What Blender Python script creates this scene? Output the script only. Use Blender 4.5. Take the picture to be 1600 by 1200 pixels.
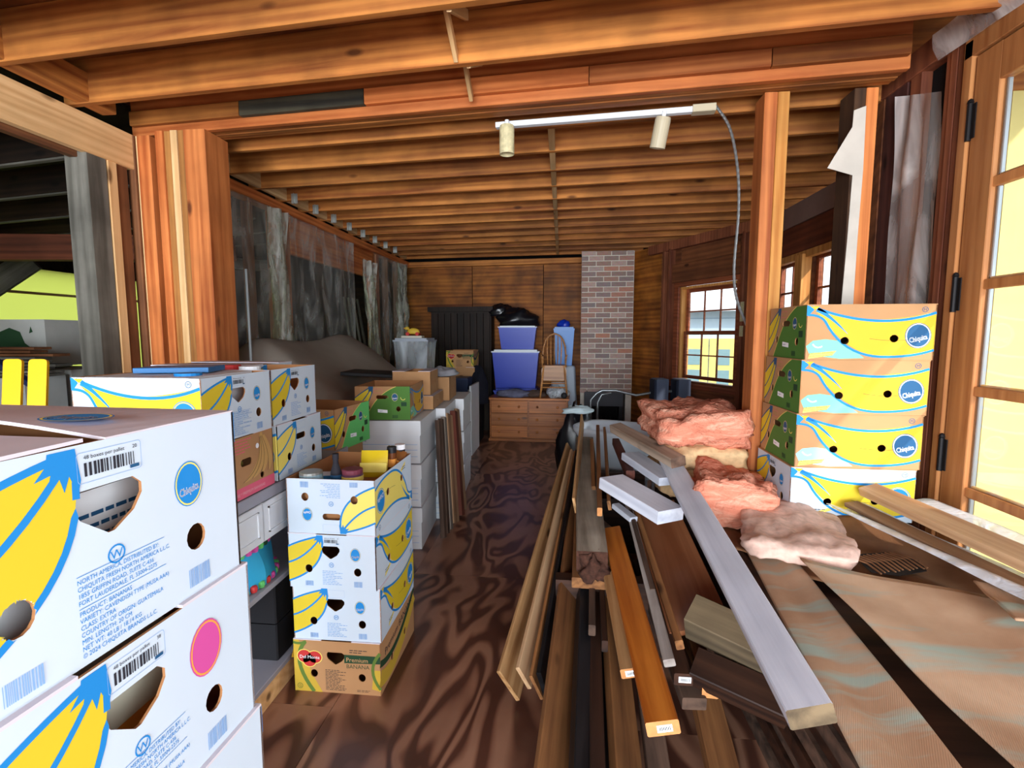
import bpy, math, random
from mathutils import Vector, Matrix
from mathutils.geometry import tessellate_polygon
random.seed(7)
D = bpy.data
SC = bpy.context.scene
COL = SC.collection
for o in list(D.objects): D.objects.remove(o, do_unlink=True)

# ------------------------------------------------------------------ camera, sky, sun, exposure
F, YAW, PIT, EYE = 780.0, math.radians(5.7), math.radians(5.64), 1.6
cam = D.cameras.new('camera'); cam.sensor_fit = 'HORIZONTAL'; cam.sensor_width = 36.0
cam.lens = 36.0 * F / 1600.0; cam.clip_start = 0.02; cam.clip_end = 300
co = D.objects.new('camera', cam); COL.objects.link(co)
co.location = (0, 0, EYE); co.rotation_euler = (math.pi / 2 - PIT, 0, YAW)
SC.camera = co
w = D.worlds.new('sky'); SC.world = w; w.use_nodes = True
bg = w.node_tree.nodes['Background']; bg.inputs[0].default_value = (0.80, 0.91, 1.0, 1); bg.inputs[1].default_value = 2.0
sun = D.lights.new('sun', 'SUN'); sun.energy = 2.6; sun.angle = math.radians(1.5); sun.color = (1, .93, .82)
so = D.objects.new('sun', sun); COL.objects.link(so)
so.rotation_euler = Vector((0.5, -0.72, 0.62)).to_track_quat('Z', 'Y').to_euler()
so.location = (6, -9, 8)
def daylight_fill(name, loc, rot, sx, sy, power, col):
    l = D.lights.new(name, 'AREA'); l.shape = 'RECTANGLE'; l.size = sx; l.size_y = sy; l.energy = power; l.color = col
    o = D.objects.new(name, l); COL.objects.link(o); o.location = loc; o.rotation_euler = rot
# daylight lamps added to brighten the room, in assumed openings behind and beside camera
daylight_fill('added_fill_rear', (-.5, -4.6, 1.5), (math.radians(90), 0, 0), 4.2, 2.6, 500, (.84, .93, 1))
daylight_fill('added_fill_side', (1.66, -1.6, 1.45), (math.radians(90), 0, math.radians(90)), 3.4, 2.5, 70, (.82, .93, 1))
VS = SC.view_settings
VS.view_transform = 'Standard'; VS.look = 'None'; VS.gamma = 1.0; VS.use_curve_mapping = False; VS.exposure = .78
SC.cycles.max_bounces = 10; SC.cycles.diffuse_bounces = 6; SC.cycles.transparent_max_bounces = 16
SC.cycles.sample_clamp_indirect = 8.0

# measuring helpers: a sight line from the eye met with a known plane
_fw = Vector((-math.sin(YAW) * math.cos(PIT), math.cos(YAW) * math.cos(PIT), -math.sin(PIT)))
_rt = Vector((math.cos(YAW), math.sin(YAW), 0)); _up = _rt.cross(_fw)
def _ray(x, y): return _fw + _rt * ((x - 800) / F) - _up * ((y - 600) / F)
def atz(x, y, z):
    d = _ray(x, y); return Vector((0, 0, EYE)) + d * ((z - EYE) / d.z)
def aty(x, y, Y):
    d = _ray(x, y); return Vector((0, 0, EYE)) + d * (Y / d.y)
def atx(x, y, X):
    d = _ray(x, y); return Vector((0, 0, EYE)) + d * (X / d.x)

# ------------------------------------------------------------------ materials
MATS = {}
def srgb(h):
    if isinstance(h, str):
        h = h.lstrip('#'); c = [int(h[i:i + 2], 16) / 255 for i in (0, 2, 4)]
    else: c = h
    return tuple(((v + .055) / 1.055) ** 2.4 if v > .04045 else v / 12.92 for v in c) + (1,)
def newmat(name):
    m = D.materials.new(name); m.use_nodes = True
    nt = m.node_tree; b = nt.nodes['Principled BSDF']; return m, nt, b
def plain(name, col, rough=.7, metal=0, spec=.3, noise=.0, nscale=8):
    if name in MATS: return MATS[name]
    m, nt, b = newmat(name); b.inputs['Roughness'].default_value = rough; b.inputs['Metallic'].default_value = metal
    b.inputs['Specular IOR Level'].default_value = spec
    c = srgb(col)
    if noise > 0:
        tc = nt.nodes.new('ShaderNodeTexCoord'); n = nt.nodes.new('ShaderNodeTexNoise'); n.inputs['Scale'].default_value = nscale; n.inputs['Detail'].default_value = 5
        r = nt.nodes.new('ShaderNodeValToRGB'); nt.links.new(tc.outputs['Object'], n.inputs['Vector']); nt.links.new(n.outputs['Fac'], r.inputs[0])
        r.color_ramp.elements[0].position = .3; r.color_ramp.elements[1].position = .7
        r.color_ramp.elements[0].color = tuple(v * (1 - noise) for v in c[:3]) + (1,); r.color_ramp.elements[1].color = tuple(min(1, v * (1 + noise * .5)) for v in c[:3]) + (1,)
        nt.links.new(r.outputs[0], b.inputs['Base Color'])
        bp = nt.nodes.new('ShaderNodeBump'); bp.inputs['Strength'].default_value = .15; bp.inputs['Distance'].default_value = .01
        nt.links.new(n.outputs['Fac'], bp.inputs['Height']); nt.links.new(bp.outputs[0], b.inputs['Normal'])
    else: b.inputs['Base Color'].default_value = c
    MATS[name] = m; return m
def wood(name, dark, light, rough=.6, grain=16., stain=.35, axis=0, knots=True, spec=.3):
    """grain runs along the local axis; every object gets its own offset"""
    if name in MATS: return MATS[name]
    m, nt, b = newmat(name); N = nt.nodes.new; L = nt.links.new
    b.inputs['Roughness'].default_value = rough; b.inputs['Specular IOR Level'].default_value = spec
    tc = N('ShaderNodeTexCoord'); oi = N('ShaderNodeObjectInfo')
    add = N('ShaderNodeVectorMath'); add.operation = 'MULTIPLY_ADD'; cmb = N('ShaderNodeCombineXYZ')
    for i in range(3): L(oi.outputs['Random'], cmb.inputs[i])
    L(cmb.outputs[0], add.inputs[0]); add.inputs[1].default_value = (37, 19, 53); L(tc.outputs['Object'], add.inputs[2])
    mp = N('ShaderNodeMapping'); s = [grain] * 3; s[axis] = grain * .055; mp.inputs['Scale'].default_value = s
    L(add.outputs[0], mp.inputs[0])
    n1 = N('ShaderNodeTexNoise'); n1.inputs['Scale'].default_value = 1.; n1.inputs['Detail'].default_value = 9; n1.inputs['Roughness'].default_value = .62; n1.inputs['Distortion'].default_value = .6
    L(mp.outputs[0], n1.inputs['Vector'])
    wv = N('ShaderNodeTexWave'); wv.wave_type = 'RINGS'; wv.rings_direction = 'XYZ'[axis]; wv.inputs['Scale'].default_value = .55; wv.inputs['Distortion'].default_value = 6; wv.inputs['Detail'].default_value = 3
    L(mp.outputs[0], wv.inputs['Vector'])
    mx = N('ShaderNodeMix'); mx.inputs[0].default_value = .13; L(n1.outputs['Fac'], mx.inputs[2]); L(wv.outputs['Fac'], mx.inputs[3])
    r = N('ShaderNodeValToRGB'); L(mx.outputs[0], r.inputs[0])
    r.color_ramp.elements[0].position = .33; r.color_ramp.elements[0].color = srgb(dark); r.color_ramp.elements[1].position = .66; r.color_ramp.elements[1].color = srgb(light)
    col = r.outputs[0]
    # weathering blotches
    n2 = N('ShaderNodeTexNoise'); n2.inputs['Scale'].default_value = 3.; n2.inputs['Detail'].default_value = 4; L(add.outputs[0], n2.inputs['Vector'])
    r2 = N('ShaderNodeValToRGB'); L(n2.outputs['Fac'], r2.inputs[0]); r2.color_ramp.elements[0].position = .35; r2.color_ramp.elements[0].color = (1 - stain,) * 3 + (1,); r2.color_ramp.elements[1].position = .62
    mm = N('ShaderNodeMix'); mm.data_type = 'RGBA'; mm.blend_type = 'MULTIPLY'; mm.inputs[0].default_value = 1; L(col, mm.inputs[6]); L(r2.outputs[0], mm.inputs[7]); col = mm.outputs[2]
    if knots:
        mp2 = N('ShaderNodeMapping'); s = [5.5] * 3; s[axis] = 2.2; mp2.inputs['Scale'].default_value = s; L(add.outputs[0], mp2.inputs[0])
        vo = N('ShaderNodeTexVoronoi'); vo.inputs['Scale'].default_value = 1.; L(mp2.outputs[0], vo.inputs['Vector'])
        r3 = N('ShaderNodeValToRGB'); L(vo.outputs['Distance'], r3.inputs[0]); r3.color_ramp.elements[0].position = .06; r3.color_ramp.elements[0].color = (.12, .07, .04, 1); r3.color_ramp.elements[1].position = .13
        m3 = N('ShaderNodeMix'); m3.data_type = 'RGBA'; m3.blend_type = 'MULTIPLY'; m3.inputs[0].default_value = .8; L(col, m3.inputs[6]); L(r3.outputs[0], m3.inputs[7]); col = m3.outputs[2]
    hv = N('ShaderNodeHueSaturation'); mr = N('ShaderNodeMapRange'); mr.inputs[3].default_value = .75; mr.inputs[4].default_value = 1.2
    L(oi.outputs['Random'], mr.inputs[0]); L(mr.outputs[0], hv.inputs['Value']); L(col, hv.inputs['Color']); L(hv.outputs[0], b.inputs['Base Color'])
    bp = N('ShaderNodeBump'); bp.inputs['Strength'].default_value = .25; bp.inputs['Distance'].default_value = .004; L(n1.outputs['Fac'], bp.inputs['Height']); L(bp.outputs[0], b.inputs['Normal'])
    MATS[name] = m; return m
def sheet_plastic(name, tint=(.85, .88, .85), op=.25, rough=.25, nscale=5):
    if name in MATS: return MATS[name]
    m, nt, b = newmat(name); N = nt.nodes.new; L = nt.links.new
    b.inputs['Base Color'].default_value = tint + (1,); b.inputs['Roughness'].default_value = rough; b.inputs['Specular IOR Level'].default_value = .6
    tr = N('ShaderNodeBsdfTransparent'); tr.inputs[0].default_value = (.9, .93, .9, 1)
    mix = N('ShaderNodeMixShader'); out = nt.nodes['Material Output']
    tc = N('ShaderNodeTexCoord'); n = N('ShaderNodeTexNoise'); n.inputs['Scale'].default_value = nscale; n.inputs['Detail'].default_value = 4; n.inputs['Distortion'].default_value = 1.5
    mp = N('ShaderNodeMapping'); mp.inputs['Scale'].default_value = (1, 1, .35); L(tc.outputs['Object'], mp.inputs[0]); L(mp.outputs[0], n.inputs['Vector'])
    mr = N('ShaderNodeMapRange'); mr.inputs[1].default_value = .4; mr.inputs[2].default_value = .75; mr.inputs[3].default_value = op * .5; mr.inputs[4].default_value = min(1, op * 2.1)
    L(n.outputs['Fac'], mr.inputs[0]); L(mr.outputs[0], mix.inputs[0]); L(tr.outputs[0], mix.inputs[1]); L(b.outputs[0], mix.inputs[2]); L(mix.outputs[0], out.inputs[0])
    bp = N('ShaderNodeBump'); bp.inputs['Strength'].default_value = .5; bp.inputs['Distance'].default_value = .02; L(n.outputs['Fac'], bp.inputs['Height']); L(bp.outputs[0], b.inputs['Normal'])
    MATS[name] = m; return m
def glass(name):
    if name in MATS: return MATS[name]
    m, nt, b = newmat(name); N = nt.nodes.new; L = nt.links.new
    tr = N('ShaderNodeBsdfTransparent'); gl = N('ShaderNodeBsdfGlossy'); gl.inputs['Roughness'].default_value = .02
    mix = N('ShaderNodeMixShader'); mix.inputs[0].default_value = .05
    L(tr.outputs[0], mix.inputs[1]); L(gl.outputs[0], mix.inputs[2]); L(mix.outputs[0], nt.nodes['Material Output'].inputs[0])
    MATS[name] = m; return m
def translucent(name, col):
    if name in MATS: return MATS[name]
    m, nt, b = newmat(name); N = nt.nodes.new; L = nt.links.new
    t = N('ShaderNodeBsdfTranslucent'); t.inputs[0].default_value = srgb(col); d = N('ShaderNodeBsdfDiffuse'); d.inputs[0].default_value = srgb(col)
    mix = N('ShaderNodeMixShader'); mix.inputs[0].default_value = .25; L(t.outputs[0], mix.inputs[1]); L(d.outputs[0], mix.inputs[2]); L(mix.outputs[0], nt.nodes['Material Output'].inputs[0])
    MATS[name] = m; return m

M_JOIST = wood('joist_fir', '#8a4a20', '#c9823f', .65, 14, .35)
M_SUB = wood('subfloor_plywood', '#6e3a1c', '#a5642f', .75, 10, .45, knots=False)
M_POST = wood('post_fir', '#a04f22', '#d98448', .6, 14, .2)
M_POSTD = wood('post_dark', '#5b3722', '#8a5836', .7, 14, .3)
M_PALEW = wood('pale_strip', '#c89a66', '#e6c08c', .6, 14, .15)
M_GREYW = wood('grey_timber', '#4d4a42', '#77736a', .85, 12, .4, knots=False)
M_PLY = wood('wall_plywood', '#74390f', '#b8702a', .6, 9, .55, axis=0, knots=False)
M_TRIMW = wood('window_wood', '#7d3f28', '#a85c3c', .45, 12, .2, knots=False)
M_DOORW = wood('door_fir', '#a8683a', '#c98a54', .45, 22, .12, axis=2, knots=False)
M_STUDR = wood('stud_red', '#6d3826', '#995a3c', .65, 14, .3, axis=2)
M_BLACK = plain('plain_black', '#0d0b0b', .9)
M_WHITE = plain('white_card', '#cbdae8', .75, noise=.05, nscale=3)
M_KRAFT = plain('kraft_card', '#b78a5f', .85, noise=.08, nscale=5)
M_KRAFTI = plain('kraft_inside', '#a8744a', .9, noise=.08, nscale=6)
M_LIDGREY = plain('carton_flap', '#d9d3dc', .8, noise=.05)
M_YEL = plain('print_yellow', '#dcc22e', .6); M_YEL2 = plain('print_pale_yellow', '#f3e070', .6); M_BLUE = plain('print_blue', '#1f86d0', .6); M_DBLUE = plain('print_deep_blue', '#22557f', .6)
M_LBLUE = plain('print_light_blue', '#86aede', .7); M_GREEN = plain('print_green', '#4e7c33', .7); M_LGREEN = plain('print_light_green', '#63c06a', .7)
M_TEAL = plain('print_teal', '#7fc9ac', .7); M_RED = plain('print_red', '#c23433', .6); M_PINK = plain('print_pink', '#e0607c', .6); M_INK = plain('print_ink', '#2a2a33', .7)
M_ORG = plain('print_orange', '#f0a24a', .6); M_MAG = plain('print_magenta', '#d0509c', .6); M_DGREEN = plain('print_dark_green', '#23452c', .7); M_PWHITE = plain('print_white', '#f4f6fa', .7)
M_STEEL = plain('grey_steel', '#9aa0a2', .35, .8); M_IRON = plain('black_iron', '#1b1a1c', .5, .3); M_GALV = plain('galvanised', '#b9bcb8', .4, .7)
M_BLUEP = plain('blue_plastic', '#1034b4', .35, spec=.5); M_BLUEP2 = plain('sky_blue_plastic', '#4b86d2', .4, spec=.5); M_NAVY = plain('navy_plastic', '#23304f', .5)
M_WHITEP = plain('white_paint', '#dfe3e8', .5, noise=.05, nscale=4)
M_BAGB = plain('black_bag', '#15141a', .3, spec=.6, noise=.2, nscale=12)

# ------------------------------------------------------------------ mesh helpers
class MB:
    def __init__(s): s.v, s.f, s.m, s.mats, s.sm = [], [], [], [], False
    def mi(s, mat):
        if mat not in s.mats: s.mats.append(mat)
        return s.mats.index(mat)
    def add(s, vs, fs, mat, M=None):
        o = len(s.v); k = s.mi(mat)
        s.v += [(M @ Vector(p)) if M else Vector(p) for p in vs]
        for f in fs: s.f.append(tuple(i + o for i in f)); s.m.append(k)
    def box(s, a, b, mat, M=None):
        (x0, y0, z0), (x1, y1, z1) = a, b
        vs = [(x0, y0, z0), (x1, y0, z0), (x1, y1, z0), (x0, y1, z0), (x0, y0, z1), (x1, y0, z1), (x1, y1, z1), (x0, y1, z1)]
        s.add(vs, [(3, 2, 1, 0), (4, 5, 6, 7), (0, 1, 5, 4), (1, 2, 6, 5), (2, 3, 7, 6), (3, 0, 4, 7)], mat, M)
    def cbox(s, a, b, mat, c=.003, M=None, ax=0, endmat=None):
        """box with chamfered long edges along axis ax"""
        o = [i for i in range(3) if i != ax]; a = list(a); b = list(b)
        u0, u1, v0, v1 = a[o[0]], b[o[0]], a[o[1]], b[o[1]]
        pr = [(u0 + c, v0), (u1 - c, v0), (u1, v0 + c), (u1, v1 - c), (u1 - c, v1), (u0 + c, v1), (u0, v1 - c), (u0, v0 + c)]
        vs = []
        for e in (a[ax], b[ax]):
            for p in pr:
                q = [0, 0, 0]; q[ax] = e; q[o[0]] = p[0]; q[o[1]] = p[1]; vs.append(q)
        flip = ax == 1
        fs = [(i, (i + 1) % 8, 8 + (i + 1) % 8, 8 + i) for i in range(8)]
        e1, e2 = (7, 6, 5, 4, 3, 2, 1, 0), (8, 9, 10, 11, 12, 13, 14, 15)
        if flip: fs = [f[::-1] for f in fs]; e1 = e1[::-1]; e2 = e2[::-1]
        s.add(vs, fs, mat, M); s.add(vs, [e1, e2], endmat or mat, M)
    def tube(s, pts, r, mat, n=8, closed=False, M=None, cap=True):
        pts = [Vector(p) for p in pts]; K = len(pts); rs = r if isinstance(r, (list, tuple)) else [r] * K
        vs, fs = [], []; up = Vector((0, 0, 1))
        prev = None
        for i, p in enumerate(pts):
            a = pts[i - 1] if (i > 0 or closed) else p; b2 = pts[(i + 1) % K] if (i < K - 1 or closed) else p
            t = (b2 - a).normalized()
            if prev is None: ref = up if abs(t.z) < .9 else Vector((1, 0, 0)); x = t.cross(ref).normalized()
            else: x = (prev - t * prev.dot(t)).normalized()
            prev = x; y = t.cross(x)
            for j in range(n):
                g = 2 * math.pi * j / n; vs.append(p + (x * math.cos(g) + y * math.sin(g)) * rs[i])
        for i in range(K if closed else K - 1):
            for j in range(n): fs.append((i * n + j, i * n + (j + 1) % n, ((i + 1) % K) * n + (j + 1) % n, ((i + 1) % K) * n + j))
        if cap and not closed: fs.append(tuple(range(n))[::-1]); fs.append(tuple((K - 1) * n + j for j in range(n)))
        s.add(vs, fs, mat, M)
    def lathe(s, prof, mat, n=20, M=None):
        vs, fs = [], []; K = len(prof)
        for (r, z) in prof:
            for j in range(n): g = 2 * math.pi * j / n; vs.append((r * math.cos(g), r * math.sin(g), z))
        for i in range(K - 1):
            for j in range(n): fs.append((i * n + j, i * n + (j + 1) % n, (i + 1) * n + (j + 1) % n, (i + 1) * n + j))
        fs.append(tuple(range(n))[::-1]); fs.append(tuple((K - 1) * n + j for j in range(n)))
        s.add(vs, fs, mat, M)
    def poly(s, loops, z, mat, M=None, flip=False):
        """flat polygon (first loop outer, others holes) in local xy"""
        L = [[Vector((p[0], p[1], 0)) for p in lp] for lp in loops]; flat = [p for lp in L for p in lp]
        tr = tessellate_polygon(L); fs = []
        for t in tr:
            a, b2, c = (flat[i] for i in t); n = (b2 - a).cross(c - a).z
            if abs(n) < 1e-14: continue
            t = tuple(t) if n > 0 else tuple(t)[::-1]
            fs.append(t[::-1] if flip else t)
        s.add([(p.x, p.y, z) for p in flat], fs, mat, M)
    def prism(s, loops, z0, z1, mat, side=None, M=None, back=None):
        s.poly(loops, z1, mat, M); s.poly(loops, z0, back or mat, M, True)
        for k, lp in enumerate(loops):
            n = len(lp); ar = sum(lp[i][0] * lp[(i + 1) % n][1] - lp[(i + 1) % n][0] * lp[i][1] for i in range(n))
            if (ar < 0) != (k > 0): lp = lp[::-1]
            vs = [(p[0], p[1], z0) for p in lp] + [(p[0], p[1], z1) for p in lp]
            s.add(vs, [(i, (i + 1) % n, n + (i + 1) % n, n + i) for i in range(n)], side or mat, M)
    def text(s, txt, x, y, size, mat, z, M=None, align='LEFT', shear=0, rot=0, sx=1):
        vs, fs = text_mesh(txt, align); T = Matrix.Translation((x, y, z)) @ Matrix.Rotation(rot, 4, 'Z') @ Matrix.Diagonal((size * sx, size, 1, 1))
        s.add([(p[0] + shear * p[1], p[1], 0) for p in vs], fs, mat, (M @ T) if M else T)
    def mesh(s, name, smooth=False):
        me = D.meshes.new(name); me.from_pydata([tuple(p) for p in s.v], [], s.f)
        for m in s.mats: me.materials.append(m)
        me.polygons.foreach_set('material_index', s.m)
        if smooth: me.polygons.foreach_set('use_smooth', [True] * len(s.f))
        me.update(); return me
    def build(s, name, parent=None, loc=None, rot=None, smooth=False, **tags):
        return put(name, s.mesh(name, smooth), parent, loc, rot, **tags)
_TX = {}
def text_mesh(txt, align):
    if (txt, align) in _TX: return _TX[(txt, align)]
    c = D.curves.new('t', 'FONT'); c.body = txt; c.size = 1; c.align_x = align; c.resolution_u = 2
    o = D.objects.new('t', c); COL.objects.link(o); dg = bpy.context.evaluated_depsgraph_get(); dg.update()
    me = D.meshes.new_from_object(o.evaluated_get(dg)); vs = [v.co.copy() for v in me.vertices]; fs = [tuple(p.vertices) for p in me.polygons]
    fs = [f if ((vs[f[1]] - vs[f[0]]).cross(vs[f[2]] - vs[f[0]]).z) >= 0 else f[::-1] for f in fs]
    D.objects.remove(o); D.curves.remove(c); D.meshes.remove(me); _TX[(txt, align)] = (vs, fs); return vs, fs
def put(name, me, parent=None, loc=None, rot=None, label=None, cat=None, group=None, kind=None, M=None):
    o = D.objects.new(name, me); COL.objects.link(o)
    if parent: o.parent = parent
    if loc is not None: o.location = loc
    if rot is not None: o.rotation_euler = rot if isinstance(rot, (tuple, list)) else (0, 0, rot)
    if M is not None: o.matrix_local = M
    tag(o, label, cat, group, kind); return o
def tag(o, label=None, cat=None, group=None, kind=None):
    if label: o['label'] = label
    if cat: o['category'] = cat
    if group: o['group'] = group
    if kind: o['kind'] = kind
    return o
def thing(name, label, cat, loc=(0, 0, 0), rot=0, group=None):
    return put(name, None, None, loc, rot, label, cat, group)
def struct(name): return put(name, None, kind='structure')
def circ(cx, cy, rx, ry=None, n=20, a0=0):
    ry = ry or rx; return [(cx + rx * math.cos(a0 + 2 * math.pi * i / n), cy + ry * math.sin(a0 + 2 * math.pi * i / n)) for i in range(n)]
def rrect(x0, y0, x1, y1, r=.005, n=4):
    P = []
    for (cx, cy, a) in ((x1 - r, y0 + r, -90), (x1 - r, y1 - r, 0), (x0 + r, y1 - r, 90), (x0 + r, y0 + r, 180)):
        for i in range(n + 1): g = math.radians(a + 90 * i / n); P.append((cx + r * math.cos(g), cy + r * math.sin(g)))
    return P
def stroke(pts, wd):
    """ribbon polygon along a 2d polyline; wd number or list"""
    n = len(pts); wd = wd if isinstance(wd, (list, tuple)) else [wd] * n; A, B = [], []
    for i, p in enumerate(pts):
        a = pts[max(0, i - 1)]; b2 = pts[min(n - 1, i + 1)]; dx, dy = b2[0] - a[0], b2[1] - a[1]; l = math.hypot(dx, dy) or 1
        nx, ny = -dy / l * wd[i] / 2, dx / l * wd[i] / 2; A.append((p[0] + nx, p[1] + ny)); B.append((p[0] - nx, p[1] - ny))
    return A + B[::-1]
def bez(p0, p1, p2, n=10):
    return [((1 - t) ** 2 * p0[0] + 2 * t * (1 - t) * p1[0] + t * t * p2[0], (1 - t) ** 2 * p0[1] + 2 * t * (1 - t) * p1[1] + t * t * p2[1]) for t in (i / n for i in range(n + 1))]
def axis_matrix(A, B, roll=0.0):
    """local x runs A to B; roll 0 keeps the wide face (local z) up"""
    A, B = Vector(A), Vector(B); x = (B - A).normalized(); ref = Vector((0, 0, 1)) if abs(x.z) < .95 else Vector((0, 1, 0))
    y = ref.cross(x).normalized(); z = x.cross(y); R = Matrix((x, y, z)).transposed().to_4x4()
    return Matrix.Translation(A) @ R @ Matrix.Rotation(math.radians(roll), 4, 'X'), (B - A).length
def board(name, A, B, wd, th, mat, roll=0, parent=None, end=None, **tags):
    M, L = axis_matrix(A, B, roll); m = MB(); m.cbox((0, -wd / 2, -th / 2), (L, wd / 2, th / 2), mat, min(.004, th * .12, wd * .12), endmat=end)
    return put(name, m.mesh(name), parent, M=M, **tags)

# ------------------------------------------------------------------ the room
ZJ, JH = 2.85, .225            # underside of the joists, joist depth
SKEW = .09
def sk(X, Y0): return Y0 - SKEW * X
XL, XR, XB = -2.72, 1.70, 2.25
def skewbar(mb_name, Y0, X0, X1, z0, z1, t, mat, parent):
    A = Vector((X0, sk(X0, Y0), (z0 + z1) / 2)); B = Vector((X1, sk(X1, Y0), (z0 + z1) / 2))
    return board(mb_name, A, B, t, z1 - z0, mat, 0, parent)

# floor of plywood sheets
def floor_material():
    m, nt, b = newmat('floor_plywood'); N = nt.nodes.new; L = nt.links.new
    b.inputs['Roughness'].default_value = .33; b.inputs['Specular IOR Level'].default_value = .45
    tc = N('ShaderNodeTexCoord'); oi = N('ShaderNodeObjectInfo'); cmb = N('ShaderNodeCombineXYZ')
    for i in range(3): L(oi.outputs['Random'], cmb.inputs[i])
    ad = N('ShaderNodeVectorMath'); ad.operation = 'MULTIPLY_ADD'; L(cmb.outputs[0], ad.inputs[0]); ad.inputs[1].default_value = (31, 17, 0); L(tc.outputs['Object'], ad.inputs[2])
    mp = N('ShaderNodeMapping'); mp.inputs['Scale'].default_value = (2.6, .95, 1); L(ad.outputs[0], mp.inputs[0])
    nn = N('ShaderNodeTexNoise'); nn.inputs['Scale'].default_value = 1.15; nn.inputs['Detail'].default_value = 2.2; nn.inputs['Roughness'].default_value = .45; nn.inputs['Distortion'].default_value = .5; L(mp.outputs[0], nn.inputs['Vector'])
    mu = N('ShaderNodeMath'); mu.operation = 'MULTIPLY'; mu.inputs[1].default_value = 46; L(nn.outputs['Fac'], mu.inputs[0])
    si = N('ShaderNodeMath'); si.operation = 'SINE'; L(mu.outputs[0], si.inputs[0])
    wv = N('ShaderNodeMapRange'); wv.inputs[1].default_value = -1; wv.inputs[2].default_value = 1; L(si.outputs[0], wv.inputs[0])
    r = N('ShaderNodeValToRGB'); e = r.color_ramp.elements; e[0].position = .12; e[0].color = srgb('#5d3a2e'); e[1].position = .8; e[1].color = srgb('#a67a62')
    x = e.new(.45); x.color = srgb('#8a5f4b'); L(wv.outputs[0], r.inputs[0])
    n = N('ShaderNodeTexNoise'); n.inputs['Scale'].default_value = 2.2; n.inputs['Detail'].default_value = 6; L(ad.outputs[0], n.inputs['Vector'])
    r2 = N('ShaderNodeValToRGB'); r2.color_ramp.elements[0].position = .3; r2.color_ramp.elements[0].color = (.62, .56, .54, 1); r2.color_ramp.elements[1].position = .65; L(n.outputs['Fac'], r2.inputs[0])
    mm = N('ShaderNodeMix'); mm.data_type = 'RGBA'; mm.blend_type = 'MULTIPLY'; mm.inputs[0].default_value = .9; L(r.outputs[0], mm.inputs[6]); L(r2.outputs[0], mm.inputs[7]); L(mm.outputs[2], b.inputs['Base Color'])
    bp = N('ShaderNodeBump'); bp.inputs['Strength'].default_value = .12; bp.inputs['Distance'].default_value = .004; L(wv.outputs[0], bp.inputs['Height']); L(bp.outputs[0], b.inputs['Normal'])
    return m
M_FLOOR = floor_material()
floor = MB(); floor.box((-6.4, -5, -.12), (2.6, 9.2, -.02), M_POSTD); fl = floor.build('floor', kind='structure')
m = MB(); m.box((-.609, -1.219, -.02), (.609, 1.219, 0), M_FLOOR); shm = m.mesh('plywood_sheet')
for i in range(-5, 2):
    for j in range(-2, 4):
        put('plywood_sheet', shm, fl, (.25 + i * 1.22 + .61, .7 + j * 2.44 + 1.22 * (i % 2), 0))

# ceiling: subfloor, joists, blocking, beam
m = MB(); m.box((-2.9, -5, ZJ + JH), (2.7, 9.2, ZJ + JH + .03), M_SUB); ceil = m.build('ceiling', kind='structure')
YS_NEAR = [2.385 - .415 * k for k in range(0, 18)]
YS_FAR = [3.17 + .405 * k for k in range(13)]
for y in YS_NEAR: skewbar('joist', y, -2.72, 1.74, ZJ, ZJ + JH, .04, M_JOIST, ceil)
for y in YS_FAR: skewbar('joist', y, -2.70, 1.05 + 1.35 * min(1, max(0, (8.3 - y) / 2.2)), ZJ, ZJ + JH, .04, M_JOIST, ceil)
for k, y in enumerate(YS_FAR[:-1]):
    a = Vector((-.08, sk(-.08, y) + .02, ZJ + JH / 2)); b_ = Vector((-.08, sk(-.08, YS_FAR[k + 1]) - .02, ZJ + JH / 2))
    board('blocking', a, b_, .04, JH - .004, M_PALEW, 0, ceil)
for k, y in enumerate(YS_FAR[:-1]):                       # blocks between the joist ends over the left wall
    a = Vector((-2.6, sk(-2.6, y) + .02, ZJ + JH / 2)); b_ = Vector((-2.6, sk(-2.6, YS_FAR[k + 1]) - .02, ZJ + JH / 2))
    board('end_block', a, b_, .04, JH - .004, M_PALEW, 0, ceil)
for k in range(3, 11):                                     # galvanised ties
    y = YS_FAR[k]; m = MB(); m.box((-.03, -.003, 0), (.03, .003, .09), M_GALV); m.box((-.003, -.02, 0), (.003, .02, .09), M_GALV)
    m.build('joist_tie', ceil, (-2.5, sk(-2.5, y) - .024, ZJ - .03))
# crossed bridging near the camera
for (y0, y1) in ((1.97, 2.385), (2.385, 2.80)):
    for s in (0, 1):
        za, zb = (ZJ + .02, ZJ + JH - .02) if s else (ZJ + JH - .02, ZJ + .02)
        X = -.50 + .05 * s
        board('bridging', (X, sk(X, y0) + .02, za), (X, sk(X, y1) - (.02 if y1 < 2.5 else .045), zb), .045, .02, M_PALEW, 90, ceil)
# built-up beam
for k in range(4): skewbar('beam_ply', 2.825 + .043 * k, -2.72, 1.62, ZJ + .004 * (k % 2), ZJ + .235 - .02, .04, M_JOIST if k else M_POST, ceil)
def ledger(X0, X1, mat): skewbar('ledger_board', 2.785, X0, X1, ZJ + .05, ZJ + .135, .036, mat, ceil)
ledger(-2.70, -1.93, M_JOIST); ledger(-1.925, -1.13, wood('tarred_board', '#2d2a24', '#55503f', .8, 12, .4, knots=False)); ledger(-1.125, .125, M_POST); ledger(.13, 1.0, M_POST); ledger(1.005, 1.6, M_JOIST)

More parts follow.
